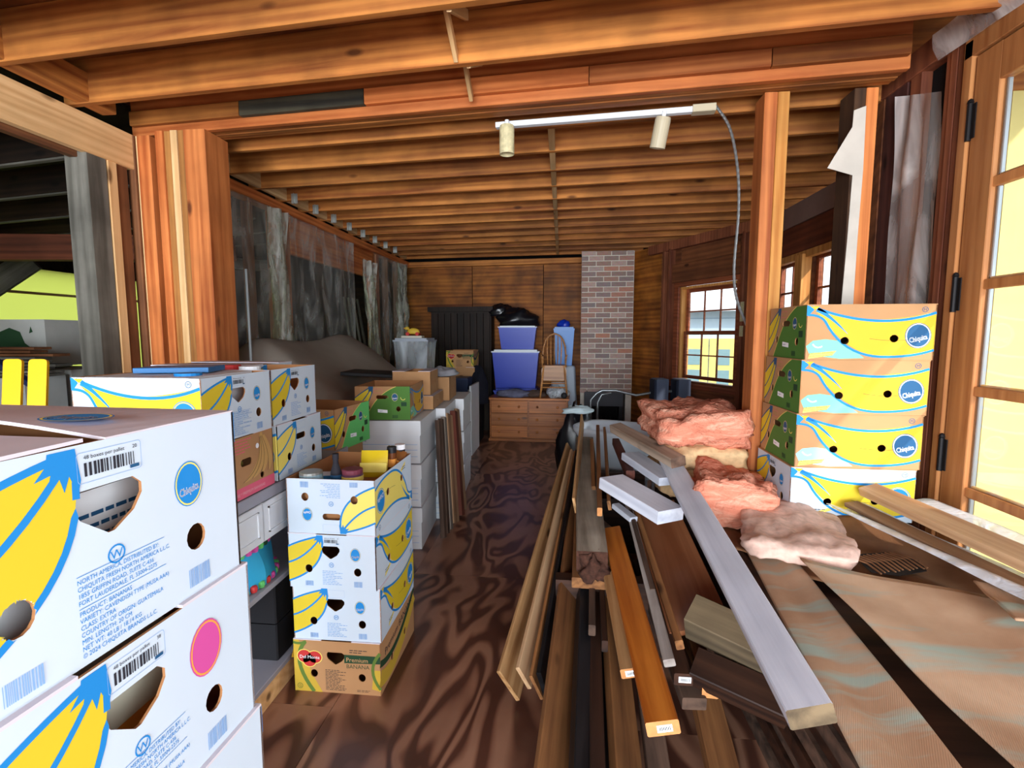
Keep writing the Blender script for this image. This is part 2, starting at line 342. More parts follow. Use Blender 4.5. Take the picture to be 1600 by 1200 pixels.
# posts under the beam
def vpost(name, x0, y0, x1, y1, z1, mat, parent=None, z0=0, **t):
    return board(name, ((x0 + x1) / 2, (y0 + y1) / 2, z0), ((x0 + x1) / 2, (y0 + y1) / 2, z1), y1 - y0, x1 - x0, mat, 0, parent, **t)
def vboard(name, x0, y0, x1, y1, z0, z1, mat, parent=None, **t):
    m = MB(); L = z1 - z0; m.cbox((0, -(y1 - y0) / 2, -(x1 - x0) / 2), (L, (y1 - y0) / 2, (x1 - x0) / 2), mat, .003)
    M = Matrix.Translation(((x0 + x1) / 2, (y0 + y1) / 2, z0)) @ Matrix(((0, 0, -1, 0), (0, 1, 0, 0), (1, 0, 0, 0), (0, 0, 0, 1)))
    return put(name, m.mesh(name), parent, M=M, **t)
p = thing('timber_post', 'built-up orange fir post of four boards left of the room opening', 'post', (-2.35, 3.09, 0))
for k, (x0, x1, mt, dy) in enumerate(((-.165, -.115, M_POST, .0), (-.113, -.065, M_POSTD, .012), (-.063, -.02, M_PALEW, .0), (-.018, .022, M_POSTD, .006), (.024, .165, M_POST, .0))):
    vboard('post_board', x0, -.11 + dy, x1, .11, 0, ZJ, mt if k not in (1, 3) else wood('post_brown', '#8a5226', '#bd8244', .6, 14, .2), p)
p = thing('timber_post', 'wide reddish post with a pale edge strip beside the grey timber', 'post', (-2.66, 3.08, 0))
vboard('post_board', -.05, -.10, .0, .10, 0, ZJ - .02, M_POSTD, p); vboard('post_board', .002, -.085, .012, .10, 0, ZJ - .02, M_PALEW, p); vboard('post_board', .014, -.09, .1, .10, 0, ZJ - .02, M_POST, p)
p = thing('timber_post', 'grey weathered square timber post at the dark room opening', 'post', (-2.74, 2.76, 0))
vboard('post_board', -.08, -.085, .06, .04, 0, 2.74, M_GREYW, p); vboard('nailed_slat', -.02, .045, .065, .105, 0, 2.80, M_PALEW, p); vboard('post_board', -.06, .11, .055, .19, 0, 2.80, M_POSTD, p)
p = thing('timber_post', 'orange post beside the green banana cartons', 'post', (1.10, 2.90, 0))
vboard('post_board', -.065, -.06, .0, .07, 0, ZJ, M_POST, p); vboard('post_board', .002, -.06, .06, .07, 0, ZJ, wood('post_yellow', '#b06d2c', '#d79a50', .6, 14, .2), p)
p = thing('timber_post', 'dark double post at the right end of the beam with a torn paper strip', 'post', (1.53, 2.90, 0))
vboard('post_board', -.055, -.06, .0, .08, 0, ZJ, wood('post_umber', '#3d281c', '#5e4029', .8, 14, .3), p); vboard('post_board', .002, -.06, .06, .08, 0, ZJ, M_POST, p)
m = MB(); rnd = random.Random(3)
L_ = [(-.06 + .01 * rnd.random(), 2.74), (.0, 2.76), (.005, 2.45), (.0, 2.1), (.0, 1.72), (-.06, 1.72), (-.05, 2.1), (-.045, 2.42), (-.17, 2.46), (-.06, 2.66)]
m.prism([L_], -.003, .0, plain('torn_paper', '#c9c0b4', .8, noise=.1)); m.build('torn_paper', p, (0, -.066, 0), (math.pi / 2, 0, 0), label='torn grey building paper')

# left wall (studs, plate, header) and its opening to the dark room
wl = struct('wall_left')
bx = lambda n, a, b, mt, par: (lambda mm: (mm.box(a, b, mt), mm.build(n, par))[1])(MB())
board('top_plate', (XL, 3.2, ZJ - .045), (XL, 8.9, ZJ - .045), .14, .085, M_POST, 0, wl)
for y in (3.28, 4.62, 4.78, 7.05, 7.22, 8.75): vboard('stud', XL - .07, y - .05, XL + .02, y + .05, 0, ZJ - .09, M_POST, wl)
for y in (3.75, 4.25, 7.7, 8.2): vboard('stud', XL - .09, y - .02, XL - .0, y + .02, 0, ZJ - .09, M_POSTD, wl)
board('header', (XL, 4.84, 2.58), (XL, 7.0, 2.58), .05, .36, M_POST, 0, wl)
board('opening_header', (XL + .03, 1.3, 2.73), (XL + .03, 3.05, 2.73), .05, .21, M_PALEW, 0, wl)
board('opening_header', (XL - .04, 1.3, 2.70), (XL - .04, 2.9, 2.70), .05, .2, M_POSTD, 0, wl)
board('upper_beam', (XL + .12, -1, 2.93), (XL + .12, 2.76, 2.93), .09, .15, M_JOIST, 0, wl)
bx('wall_panel', (XL - .06, -5, 0), (XL, .3, ZJ + .2), M_PLY, wl)

# back wall of plywood panels
wb = struct('wall_back')
def ybk(X): return 8.42 - .1 * X
for k in range(4):
    x0 = -2.75 + 1.22 * k; x1 = min(x0 + 1.214, 1.28); m = MB(); Lh = x1 - x0
    m.box((0, -.01, 0), (Lh, .01, 2.83), M_PLY); m.build('plywood_panel', wb, (x0, ybk(x0), .02), math.atan(-.1))
board('top_plate', (-2.75, ybk(-2.75) - .06, 2.80), (1.25, ybk(1.25) - .06, 2.80), .09, .09, M_JOIST, 0, wb)
m = MB(); m.box((-3, 8.9, 0), (2, 8.96, 3.1), M_BLACK); m.build('outer_sheathing', wb)

# angled bay wall with the double-hung window
AW = Vector((1.15, 7.75, 0)); AD = Vector((math.sin(math.radians(27.8)), -math.cos(math.radians(27.8)), 0))
RAW = math.atan2(AD.y, AD.x)      # local x along the wall towards the camera, local y outwards (left-hand) -> use -y inside
wbay = put('wall_bay', None, None, AW, RAW, kind='structure')
def bay(n, s0, s1, z0, z1, mt, d0=0., d1=.10, par=None):
    m = MB(); m.cbox((s0, d0, z0), (s1, d1, z1), mt, .003, ax=0 if (s1 - s0) > (z1 - z0) else 2); return m.build(n, par or wbay)
M_BAYW = wood('bay_boards', '#5f3421', '#8e5534', .6, 9, .3, knots=True)
WS0, WS1, WZ0, WZ1 = .90, 1.88, 1.02, 2.23
bay('wall_panel', -.45, .50, 0, ZJ, M_PLY); bay('wall_panel', .503, WS0, 0, ZJ, M_BAYW); bay('wall_panel', WS1, 2.32, 0, ZJ, M_BAYW); bay('wall_panel', WS0, WS1, 0, WZ0 - .03, M_BAYW); bay('wall_panel', WS0, WS1, WZ1 + .03, ZJ, M_BAYW)
for s in (.62, .74, 1.98, 2.1): bay('stud', s, s + .045, 0, ZJ - .1, M_STUDR, -.085, 0)
bay('stud_plate', .3, 2.3, ZJ - .12, ZJ, M_STUDR, -.085, 0); bay('header', .8, 2.0, WZ1 + .06, WZ1 + .3, M_BAYW, -.06, 0)
for (s_, z_, h_) in ((2.0, 1.75, .22), (2.12, 1.78, .26), (2.0, 1.58, .12), (2.12, 1.58, .12)): bay('paper_sticker', s_, s_ + .05, z_, z_ + h_, plain('sticker', '#b9ac86', .7, noise=.2, nscale=40), -.0875, -.0855)
win = put('window_1', None, None, AW, RAW, kind='structure')
wp = lambda n, s0, s1, z0, z1, d0, d1, mt=None: bay(n, s0, s1, z0, z1, mt or M_TRIMW, d0, d1, win)
for (a, b, c, d) in ((WS0 - .09, WS0, WZ0 - .1, WZ1 + .1), (WS1, WS1 + .09, WZ0 - .1, WZ1 + .1)): wp('casing', a, b, c, d, -.03, .0)
wp('casing', WS0 - .09, WS1 + .09, WZ1, WZ1 + .09, -.032, .0); wp('window_sill', WS0 - .11, WS1 + .11, WZ0 - .12, WZ0 - .06, -.06, .1)
for (a, b, c, d) in ((WS0, WS0 + .03, WZ0 - .06, WZ1), (WS1 - .03, WS1, WZ0 - .06, WZ1)): wp('jamb', a, b, c, d, 0, .14, wood('jamb_orange', '#c07a3a', '#e6a860', .5, 14, .1, axis=2, knots=False))
wp('jamb', WS0, WS1, WZ1 - .03, WZ1, 0, .14, MATS['jamb_orange'])
zm = (WZ0 + WZ1) / 2 - .02
for (z0, z1, dd) in ((zm, WZ1 - .03, .08), (WZ0, zm + .04, .05)):
    a, b = WS0 + .03, WS1 - .03; t = .05
    wp('stile', a, a + t, z0, z1, dd, dd + .03); wp('stile', b - t, b, z0, z1, dd, dd + .03)
    wp('rail', a + t, b - t, z1 - .045, z1, dd, dd + .03); wp('rail', a + t, b - t, z0, z0 + .045, dd, dd + .03)
    for k in (1, 2): s = a + t + (b - a - 2 * t) * k / 3; wp('muntin', s - .009, s + .009, z0 + .045, z1 - .045, dd + .004, dd + .026)
    zz = (z0 + z1) / 2; wp('muntin', a + t, b - t, zz - .009, zz + .009, dd + .004, dd + .026)
    for i in range(3):
        for j in range(2):
            s0 = a + t + (b - a - 2 * t) * i / 3 + .009; s1 = a + t + (b - a - 2 * t) * (i + 1) / 3 - .009; q0, q1 = (z0 + .045, zz - .009) if j == 0 else (zz + .009, z1 - .045)
            mm = MB(); mm.box((s0, dd + .013, q0), (s1, dd + .017, q1), glass('window_glass')); mm.build('pane', win)

# bay side wall with two windows, return wall, right wall with the glazed door
wr = struct('wall_right')
RW = [(5.02, 5.62), (4.15, 4.85)]; RZ0, RZ1 = 1.02, 2.33
def rbox(n, x0, y0, z0, x1, y1, z1, mt, par): mm = MB(); mm.cbox((x0, y0, z0), (x1, y1, z1), mt, .003, ax=1 if (y1 - y0) > (z1 - z0) else 2); return mm.build(n, par)
for (y0, y1) in ((5.62, 5.95), (4.85, 5.02), (2.98, 4.15)): rbox('wall_panel', XB, y0, 0, XB + .1, y1, ZJ, M_BAYW, wr)
for (y0, y1) in RW: rbox('wall_panel', XB, y0, 0, XB + .1, y1, RZ0, M_BAYW, wr); rbox('wall_panel', XB, y0, RZ1, XB + .1, y1, ZJ, M_BAYW, wr)
rbox('header', XB - .05, 3.3, RZ1 + .04, XB, 5.75, RZ1 + .3, wood('header_red', '#5c2a1d', '#87452c', .6, 10, .3, axis=1), wr)
rbox('window_head_trim', XB - .06, 3.3, RZ1 - .03, XB, 5.75, RZ1 + .035, MATS['jamb_orange'], wr)
rbox('vapour_strip', XB - .07, 3.2, RZ1 + .3, XB - .05, 5.75, ZJ - .02, plain('grey_felt', '#8d7068', .9, noise=.1), wr)
rbox('mullion_board', XB - .09, 4.86, .8, XB, 5.0, RZ1, MATS['jamb_orange'], wr)
for n_, (y0, y1) in enumerate(RW):
    wn = struct('window_%d' % (n_ + 2)); t = .05
    for (a, b, c, d) in ((y0, y0 + t, RZ0, RZ1), (y1 - t, y1, RZ0, RZ1)): rbox('stile', XB + .03, a, c, XB + .065, b, d, M_TRIMW, wn)
    zz = (RZ0 + RZ1) / 2
    for z in (RZ0, RZ1 - t, zz): rbox('rail', XB + .03, y0 + t, z, XB + .065, y1 - t, z + t, M_TRIMW, wn)
    ym = (y0 + y1) / 2; rbox('muntin', XB + .035, ym - .01, RZ0 + t, XB + .06, ym + .01, RZ1 - t, M_TRIMW, wn)
    for z in (RZ0 + .33, RZ1 - .32): rbox('muntin', XB + .036, y0 + t, z, XB + .059, y1 - t, z + .02, M_TRIMW, wn)
    mm = MB(); mm.box((XB + .045, y0 + t, RZ0 + t), (XB + .049, y1 - t, RZ1 - t), glass('window_glass')); mm.build('pane', wn)
rbox('return_wall', XR, 2.98, 0, XB, 3.04, ZJ, M_BAYW, wr)
# framing between the beam post and the door
YH = 2.372
rbox('dark_gap_fill', XR + .05, YH + .02, 0, XR + .09, 3.0, ZJ + .1, M_BLACK, wr)  # black sheet put where there is only a dark gap
for (y0, y1, mt, xx) in ((2.43, 2.475, M_STUDR, XR - .0), (2.48, 2.52, M_STUDR, XR + .0), (2.525, 2.56, M_STUDR, XR + .01), (2.70, 2.78, M_STUDR, XR), (2.80, 2.97, wood('stud_plum', '#4a2824', '#6d4036', .7, 14, .3, axis=2), XR)):
    rbox('stud', xx, y0, 0, xx + .05, y1, ZJ + .1, mt, wr)
rbox('wall_panel', XR, -5, 0, XR + .1, 1.36, ZJ + .2, M_PLY, wr)
rbox('header', XR, 1.36, 2.80, XR + .1, 2.42, ZJ + .2, M_STUDR, wr)
rbox('top_plate', XR - .01, 2.4, ZJ - .0, XR + .1, 3.0, ZJ + .12, M_STUDR, wr)
# clear plastic hanging over that framing
def sheet(name, P, nu, nv, mat, amp=.02, parent=None, seed=1, thick=0., freq=3., **t):
    """P(u,v) -> point; gentle folds"""
    rn = random.Random(seed); ph = [rn.uniform(0, 6.28) for _ in range(8)]; m = MB(); vs = []
    for j in range(nv + 1):
        for i in range(nu + 1):
            u, v = i / nu, j / nv; p = Vector(P(u, v))
            k = amp * (math.sin(freq * 2 * u * 3.14 + ph[0] + 1.3 * v) + .6 * math.sin(freq * 4.3 * u + 5 * v + ph[1]) + .4 * math.sin(11 * v + ph[2] + 7 * u))
            q = Vector((math.sin(ph[3]), math.cos(ph[3]), 0)) * 0
            n = (Vector(P(min(1, u + .01), v)) - Vector(P(max(0, u - .01), v))).cross(Vector(P(u, min(1, v + .01))) - Vector(P(u, max(0, v - .01))))
            n = n.normalized() if n.length > 1e-9 else Vector((0, 0, 1)); vs.append(p + n * k)
    fs = [(j * (nu + 1) + i, j * (nu + 1) + i + 1, (j + 1) * (nu + 1) + i + 1, (j + 1) * (nu + 1) + i) for j in range(nv) for i in range(nu)]
    m.add(vs, fs, mat); o = m.build(name, parent, smooth=True, **t)
    if thick: md = o.modifiers.new('thick', 'SOLIDIFY'); md.thickness = thick; md.offset = 0
    return o
M_CLEAR = sheet_plastic('clear_polythene', (.82, .84, .80), .22)
M_CLEARD = sheet_plastic('dusty_polythene', (.62, .56, .54), .5, .35)
sheet('plastic_sheet', lambda u, v: (XR - .015, 2.50 + .32 * u + .02 * v, 1.5 + 1.3 * v - .12 * (1 - u) * v), 10, 24, M_CLEARD, .012, None, 5, label='dusty clear plastic hung over the framing beside the door', cat='plastic sheet')
sheet('plastic_sheet', lambda u, v: (XR - .02 - .05 * v, 2.55 - .9 * u, ZJ - .02 + .10 * v - .03 * u), 12, 4, M_CLEARD, .012, None, 8, label='grey plastic flap stapled along the top of the door wall', cat='plastic sheet')

# the glazed door
DR = put('door_1', None, None, (XR, YH, 0), kind='structure')
DT = 2.745; DW = .95
def db(n, y0, y1, z0, z1, x0, x1, mt, par=None): mm = MB(); mm.cbox((x0, -y1, z0), (x1, -y0, z1), mt, .003, ax=1 if (y1 - y0) > (z1 - z0) else 2); return mm.build(n, par or DR)
db('jamb', -.055, -.008, 0, 2.82, -.012, .10, M_DOORW); db('jamb', -.008, .03, 0, 2.82, .03, .10, wood('door_stop', '#c58a52', '#dca66e', .5, 20, .1, axis=2, knots=False))
db('head_jamb', -.05, DW + .05, DT + .008, DT + .09, -.012, .1, M_DOORW)
db('stile', .0, .125, .02, DT, .0, .044, M_DOORW); db('stile', DW - .12, DW, .02, DT, .0, .044, M_DOORW)
ZR = [.02, .30, .66, 1.0, 1.36, 1.72, 2.20, DT]         # glazing rows from the sill
rails = [(.02, .35, 1)] + [(z - .02, z + .02, 0) for z in (.86, 1.27, 1.685, 2.13)] + [(2.60, DT, 1)]
rails = [(.02, .30, 1), (.50, .54, 0), (.915, .955, 0), (1.345, 1.385, 0), (1.785, 1.825, 0), (2.19, 2.23, 0), (2.60, DT, 1)]
for (z0, z1, big) in rails: db('rail' if big else 'muntin', .125, DW - .12, z0, z1, .0 if big else .008, .044 if big else .036, M_DOORW)
for k in range(len(rails) - 1): db('pane', .125, DW - .12, rails[k][1], rails[k + 1][0], .020, .024, glass('window_glass'))
for k in range(len(rails) - 1):
    z0, z1 = rails[k][1], rails[k + 1][0]; db('glazing_bead', .125, .137, z0, z1, .024, .042, M_STEEL); db('glazing_bead', .125, DW - .12, z0, z0 + .01, .024, .04, M_PALEW)  # upright bead coloured grey to paint in its shading
for z in (2.486, 1.773, 1.068, .35):
    mm = MB(); mm.lathe([(.011, -.075), (.011, .075)], M_IRON, 10); mm.lathe([(.006, .075), (.013, .078), (.009, .09), (.003, .095)], M_IRON, 10); mm.box((0, -.03, -.07), (.004, .03, .07), M_IRON)
    mm.build('hinge', DR, (-.008, .002, z))

# ------------------------------------------------------------------ the dark room on the left
dk = struct('wall_dark_room')
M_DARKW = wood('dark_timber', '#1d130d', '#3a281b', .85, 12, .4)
M_FOAM = translucent('yellow_sheathing', '#dee29a')
for k in range(4): bx('sheathing_sheet', (-6.02, 2.2 + 1.25 * k, .9), (-6.0, 3.44 + 1.25 * k, 2.35), M_FOAM, dk)
for k in range(4): board('batten', (-5.98, 2.2 + 1.25 * k, 2.07), (-5.98, 3.4 + 1.25 * k, 2.07), .03, .03, M_PALEW, 0, dk)
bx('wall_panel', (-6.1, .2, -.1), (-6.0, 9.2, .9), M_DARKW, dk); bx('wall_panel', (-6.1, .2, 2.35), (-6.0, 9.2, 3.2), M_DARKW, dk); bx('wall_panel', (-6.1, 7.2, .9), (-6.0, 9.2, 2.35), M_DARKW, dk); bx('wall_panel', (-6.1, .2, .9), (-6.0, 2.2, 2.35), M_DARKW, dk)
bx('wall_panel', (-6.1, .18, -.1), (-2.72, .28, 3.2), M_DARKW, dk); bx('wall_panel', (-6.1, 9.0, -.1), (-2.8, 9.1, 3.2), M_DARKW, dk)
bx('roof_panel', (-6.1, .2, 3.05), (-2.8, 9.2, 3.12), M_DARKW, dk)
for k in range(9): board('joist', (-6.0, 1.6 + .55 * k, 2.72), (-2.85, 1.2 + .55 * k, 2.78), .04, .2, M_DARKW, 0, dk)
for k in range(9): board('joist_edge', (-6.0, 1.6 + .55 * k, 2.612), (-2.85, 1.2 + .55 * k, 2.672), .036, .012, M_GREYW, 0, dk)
board('cross_beam', (-5.9, 3.2, 2.25), (-2.8, 4.1, 2.33), .1, .2, wood('cross_beam_red', '#4a2618', '#7a4128', .8, 12, .3), 0, dk)
board('cross_beam', (-5.95, 3.6, 2.42), (-2.8, 4.6, 2.25), .09, .1, M_GREYW, 0, dk); board('brace', (-5.6, 4.0, 1.72), (-4.95, 4.3, 2.3), .2, .05, M_GREYW, 90, dk)

# white produce cartons with dark landscape print
def barn_carton(loc, rot, label, wd=.9, h=.33):
    t = thing('printed_carton', label, 'carton', loc, rot, 'white printed cartons in the dark room')
    m = MB(); m.box((-wd / 2, -.22, 0), (wd / 2, .22, h), plain('grey_white_card', '#b9b9b4', .8, noise=.08)); m.build('body', t)
    m = MB(); Mx = Matrix.Translation((0, -.2215, 0)) @ Matrix.Rotation(math.pi / 2, 4, 'X')
    m.poly([[(-.05, .10), (.05, .11), (.13, .15), (.17, .25), (.25, .28), (.33, .25), (.36, .17), (.40, .14), (.38, .115), (.05, .10)]], 0, M_DGREEN, Mx)
    m.text('Dew Custom', -.12, .055, .075, plain('print_grey', '#70706c', .8), .0005, Mx, shear=.1)
    m.poly([[(.40, .24), (.43, .25), (.415, .29)]], .0003, M_DGREEN, Mx); m.build('printing', t)
barn_carton((-3.98, 3.42, .93), .03, 'lower white carton with dark green print behind the grey post', 1.0, .42)
barn_carton((-4.25, 3.48, 1.37), .03, 'upper white carton with dark green print against the yellow sheathing', 1.05, .34)
m = MB(); m.box((-1.2, -.8, 0), (.45, .3, .9), plain('grey_crate', '#5b6068', .7, noise=.15)); [m.box((-1.2, -.805, .12 + .12 * k), (.45, -.8, .13 + .12 * k), M_INK) for k in range(6)]
m.build('work_bench', None, (-3.98, 3.6, 0), 0.03, label='grey slatted bench carrying the white cartons in the dark room', cat='bench')
rn = random.Random(11)
for k in range(9):
    z = 1.325 + .022 * k; L0 = rn.uniform(.45, .7); y = 2.98 + rn.uniform(-.02, .02)
    board('offcut_board', (-4.05 + rn.uniform(0, .12), y, z + .009), (-4.05 + .12 + L0, y + .03, z + .009), .12, .017, M_POSTD if k > 5 else M_GREYW, 0, None, label='thin offcut board, %s of the pile before the white cartons' % ['bottom', 'second', 'third', 'fourth', 'fifth', 'sixth', 'seventh', 'eighth', 'top'][k], cat='board', group='offcut boards in the dark room')
m = MB(); m.box((-.5, -.1, 0), (.55, .1, .0), M_GREYW)
bx2 = MB(); bx2.box((-.55, -.14, 0), (.5, .14, .42), plain('grey_carton', '#a4a6a4', .8, noise=.08)); bx2.build('plain_carton', None, (-3.95, 3.0, .90), .03, label='plain grey carton under the pile of offcut boards', cat='carton')
board('red_level', (-3.95, 4.4, 1.35), (-3.93, 4.5, 2.02), .05, .03, plain('red_paint', '#b3201c', .5), 0, None, label='red painted bar standing against the yellow sheathing', cat='bar')
board('pole', (-3.9, 2.72, 1.72), (-2.95, 2.55, 1.28), .04, .03, plain('navy_paint', '#1b2748', .5), 0, None, label='navy blue pole leaning in front of the cartons', cat='pole')
# yellow plastic slats of a folding chair
t = thing('folding_chair', 'yellow slatted chair back behind the nearest white carton', 'chair', (-2.45, 2.02, 0))
for k in range(3):
    m = MB(); m.prism([rrect(-.035, 0, .035, .6, .015)], -.008, .008, plain('yellow_plastic', '#f0b70e', .4)); m.build('slat', t, (-.18 + .125 * k + .1, -.12, .90), (math.radians(80), 0, math.radians(18)))
m = MB()
for x in (-.38, .24): m.tube([(x, -.05, 0), (x, -.05, 1.1)], .012, M_STEEL)
m.tube([(-.38, -.05, .9), (.24, -.05, .9)], .012, M_STEEL); m.tube([(-.38, -.05, 1.1), (.24, -.05, 1.1)], .012, M_STEEL); m.tube([(-.38, -.05, .45), (.24, -.05, .45)], .012, M_STEEL); m.build('frame', t)

# ------------------------------------------------------------------ plastic over the left wall
pl = lambda y0, y1, z0, z1, sd, lab: sheet('plastic_sheet', lambda u, v: (XL + .05, y0 + (y1 - y0) * u, z0 + (z1 - z0) * v), 26, 16, M_CLEAR, .014, None, sd, label=lab, cat='plastic sheet')
pl(3.24, 4.62, .9, 2.80, 21, 'clear plastic sheet over the studs next to the built-up post')
pl(4.66, 6.3, .9, 2.79, 22, 'clear plastic sheet with a torn edge over the wide header')
pl(7.0, 8.45, 1.2, 2.78, 23, 'crumpled clear plastic sheet near the back corner')
def folds(y, z0, z1, wd, sd, lab):
    rn = random.Random(sd); P = lambda u, v: (XL + .09 + .03 * math.sin(9 * u + 4 * v), y + wd * (u - .5) * (1 - .5 * v * (1 - v)) + .10 * (1 - v) * (sd % 3 - 1), z0 + (z1 - z0) * v)
    sheet('plastic_fold', P, 14, 20, sheet_plastic('milky_polythene', (.8, .8, .72), .32, .2, 9), .03, None, sd, freq=5, label=lab, cat='plastic sheet')
folds(4.5, 1.3, 2.75, .30, 31, 'bunched hanging plastic fold beside the first wall stud')
folds(6.72, 1.2, 2.6, .40, 32, 'bunched hanging plastic fold beyond the torn opening')
folds(8.2, 1.55, 2.76, .5, 33, 'glossy bunched plastic in the far left corner')
for k in range(4): board('leaning_plank', (-2.62 + .02 * k, 6.25 + .12 * k, .7), (-2.95, 6.6 + .15 * k, 2.1), .07, .03, M_GREYW, 60, None, label=['nearest', 'second', 'third', 'farthest'][k] + ' narrow pale plank leaning in the torn plastic opening', cat='plank', group='planks leaning in the left wall opening')

# tarpaulin-covered sofa along the left wall
M_TARP = plain('grey_tarp', '#8f857a', .55, noise=.12, nscale=4, spec=.4)
def tarp(u, v):
    y = 3.45 + 2.9 * u
    prof = [(-2.55, 1.0), (-2.5, 1.52), (-2.36, 1.58), (-2.15, 1.44), (-1.92, 1.26), (-1.72, 1.12), (-1.68, .95), (-1.66, .5)]
    f = v * (len(prof) - 1); i = min(int(f), len(prof) - 2); g = f - i; x = prof[i][0] * (1 - g) + prof[i + 1][0] * g; z = prof[i][1] * (1 - g) + prof[i + 1][1] * g
    k = max(0, (u - .55) / .45); z = .5 + (z - .5) * (1 - .42 * k * k); z -= .05 * math.sin(u * 7) * (1 - v)
    if u < .08: z -= (.08 - u) * 2.5 * (z - .5)
    return (x, y, z)
o = sheet('tarpaulin', tarp, 40, 30, M_TARP, .016, None, 41, thick=.006, freq=2.2, label='grey dusty tarpaulin draped over the long seat along the left wall', cat='tarpaulin')
t = thing('sofa', 'covered sofa frame under the grey tarpaulin', 'sofa', (-2.0, 5.2, 0))
m = MB(); m.box((-.52, -1.6, .1), (.32, .9, .6), M_POSTD); m.build('seat_base', t); m = MB(); m.box((-.55, -1.6, .6), (-.3, .6, 1.3), M_POSTD); m.build('backrest', t)
for sx in (-.45, .28):
    for sy in (-1.5, .8): m = MB(); m.box((sx - .03, sy - .03, 0), (sx + .03, sy + .03, .1), M_POSTD); m.build('leg', t)
board('metal_rod', (-2.14, 3.27, 0), (-2.17, 3.30, 2.05), .014, .014, M_STEEL, 0, None, label='thin steel rod standing beside the built-up post', cat='rod')

# ------------------------------------------------------------------ chimney
ch = thing('brick_chimney', 'pale red brick chimney with an iron fireplace at its foot', 'chimney', (.68, 7.78, 0), -.03)
CW = .79
def brick_mat():
    m, nt, b = newmat('chimney_brick'); N = nt.nodes.new; L = nt.links.new; oi = N('ShaderNodeObjectInfo'); r = N('ShaderNodeValToRGB'); L(oi.outputs['Random'], r.inputs[0])
    e = r.color_ramp.elements; e[0].color = srgb('#8f7a72'); e[1].color = srgb('#b8988c')
    for p_, c in ((.25, '#a27d6e'), (.5, '#8a7a78'), (.62, '#b87f68'), (.75, '#a8968f')): x = e.new(p_); x.color = srgb(c)
    tc = N('ShaderNodeTexCoord'); n = N('ShaderNodeTexNoise'); n.inputs['Scale'].default_value = 30; n.inputs['Detail'].default_value = 5; L(tc.outputs['Object'], n.inputs['Vector'])
    mm = N('ShaderNodeMix'); mm.data_type = 'RGBA'; mm.blend_type = 'OVERLAY'; mm.inputs[0].default_value = .35; L(r.outputs[0], mm.inputs[6]); L(n.outputs['Color'], mm.inputs[7]); L(mm.outputs[2], b.inputs['Base Color']); b.inputs['Roughness'].default_value = .9
    bp = N('ShaderNodeBump'); bp.inputs['Strength'].default_value = .4; bp.inputs['Distance'].default_value = .004; L(n.outputs['Fac'], bp.inputs['Height']); L(bp.outputs[0], b.inputs['Normal']); return m
M_BRICK = brick_mat()
m = MB(); m.box((-CW / 2 + .006, .008, .74), (CW / 2 - .006, .5, ZJ - .0), plain('mortar', '#d8d0c4', .95, noise=.1, nscale=20)); m.box((-CW / 2 + .006, .008, 0), (-.33, .5, .74), MATS['mortar']); m.box((.30, .008, 0), (CW / 2 - .006, .5, .74), MATS['mortar'])
m.build('mortar_core', ch)
pitch, bl = .0775, .2255; nb = 0
bm_ = {}
def brick_mesh(L):
    k = round(L, 3)
    if k not in bm_: m = MB(); m.cbox((0, 0, 0), (L, .095, pitch - .012), M_BRICK, .004); bm_[k] = m.mesh('brick')
    return bm_[k]
row = 0; z = .003
while z < ZJ - .05:
    x = -CW / 2; off = bl / 2 if row % 2 else 0; first = True
    while x < CW / 2 - .02:
        L = (bl - off) if (first and off) else bl
        L = min(L, CW / 2 - x); first = False
        x1 = x + L - .011
        if not (z < .70 and x1 > -.335 and x < .305) and L > .03: put('brick', brick_mesh(L - .011), ch, (x, random.uniform(-.002, .002), z))
        x += L
    row += 1; z += pitch
t = thing('fireplace_insert', 'black iron fireplace insert in the foot of the brick chimney', 'fireplace', (.665, 7.775, 0), -.03)
m = MB(); m.box((-.31, .0, 0), (-.25, .3, .5), M_IRON); m.build('side_cheek', t); m = MB(); m.box((.22, .0, 0), (.28, .3, .5), M_IRON); m.build('side_cheek', t)
m = MB(); m.box((-.31, -.03, .50), (.28, .3, .72), plain('stove_grey', '#3d3c40', .45, .4)); m.build('hood', t); m = MB(); m.box((-.25, .28, 0), (.22, .3, .5), M_BLACK); m.build('firebox', t)
for k in range(6): m = MB(); m.tube([(-.18 + .07 * k, .1, .02), (-.18 + .07 * k, .1, .32)], .008, M_IRON, 6); m.build('grate_bar', t)

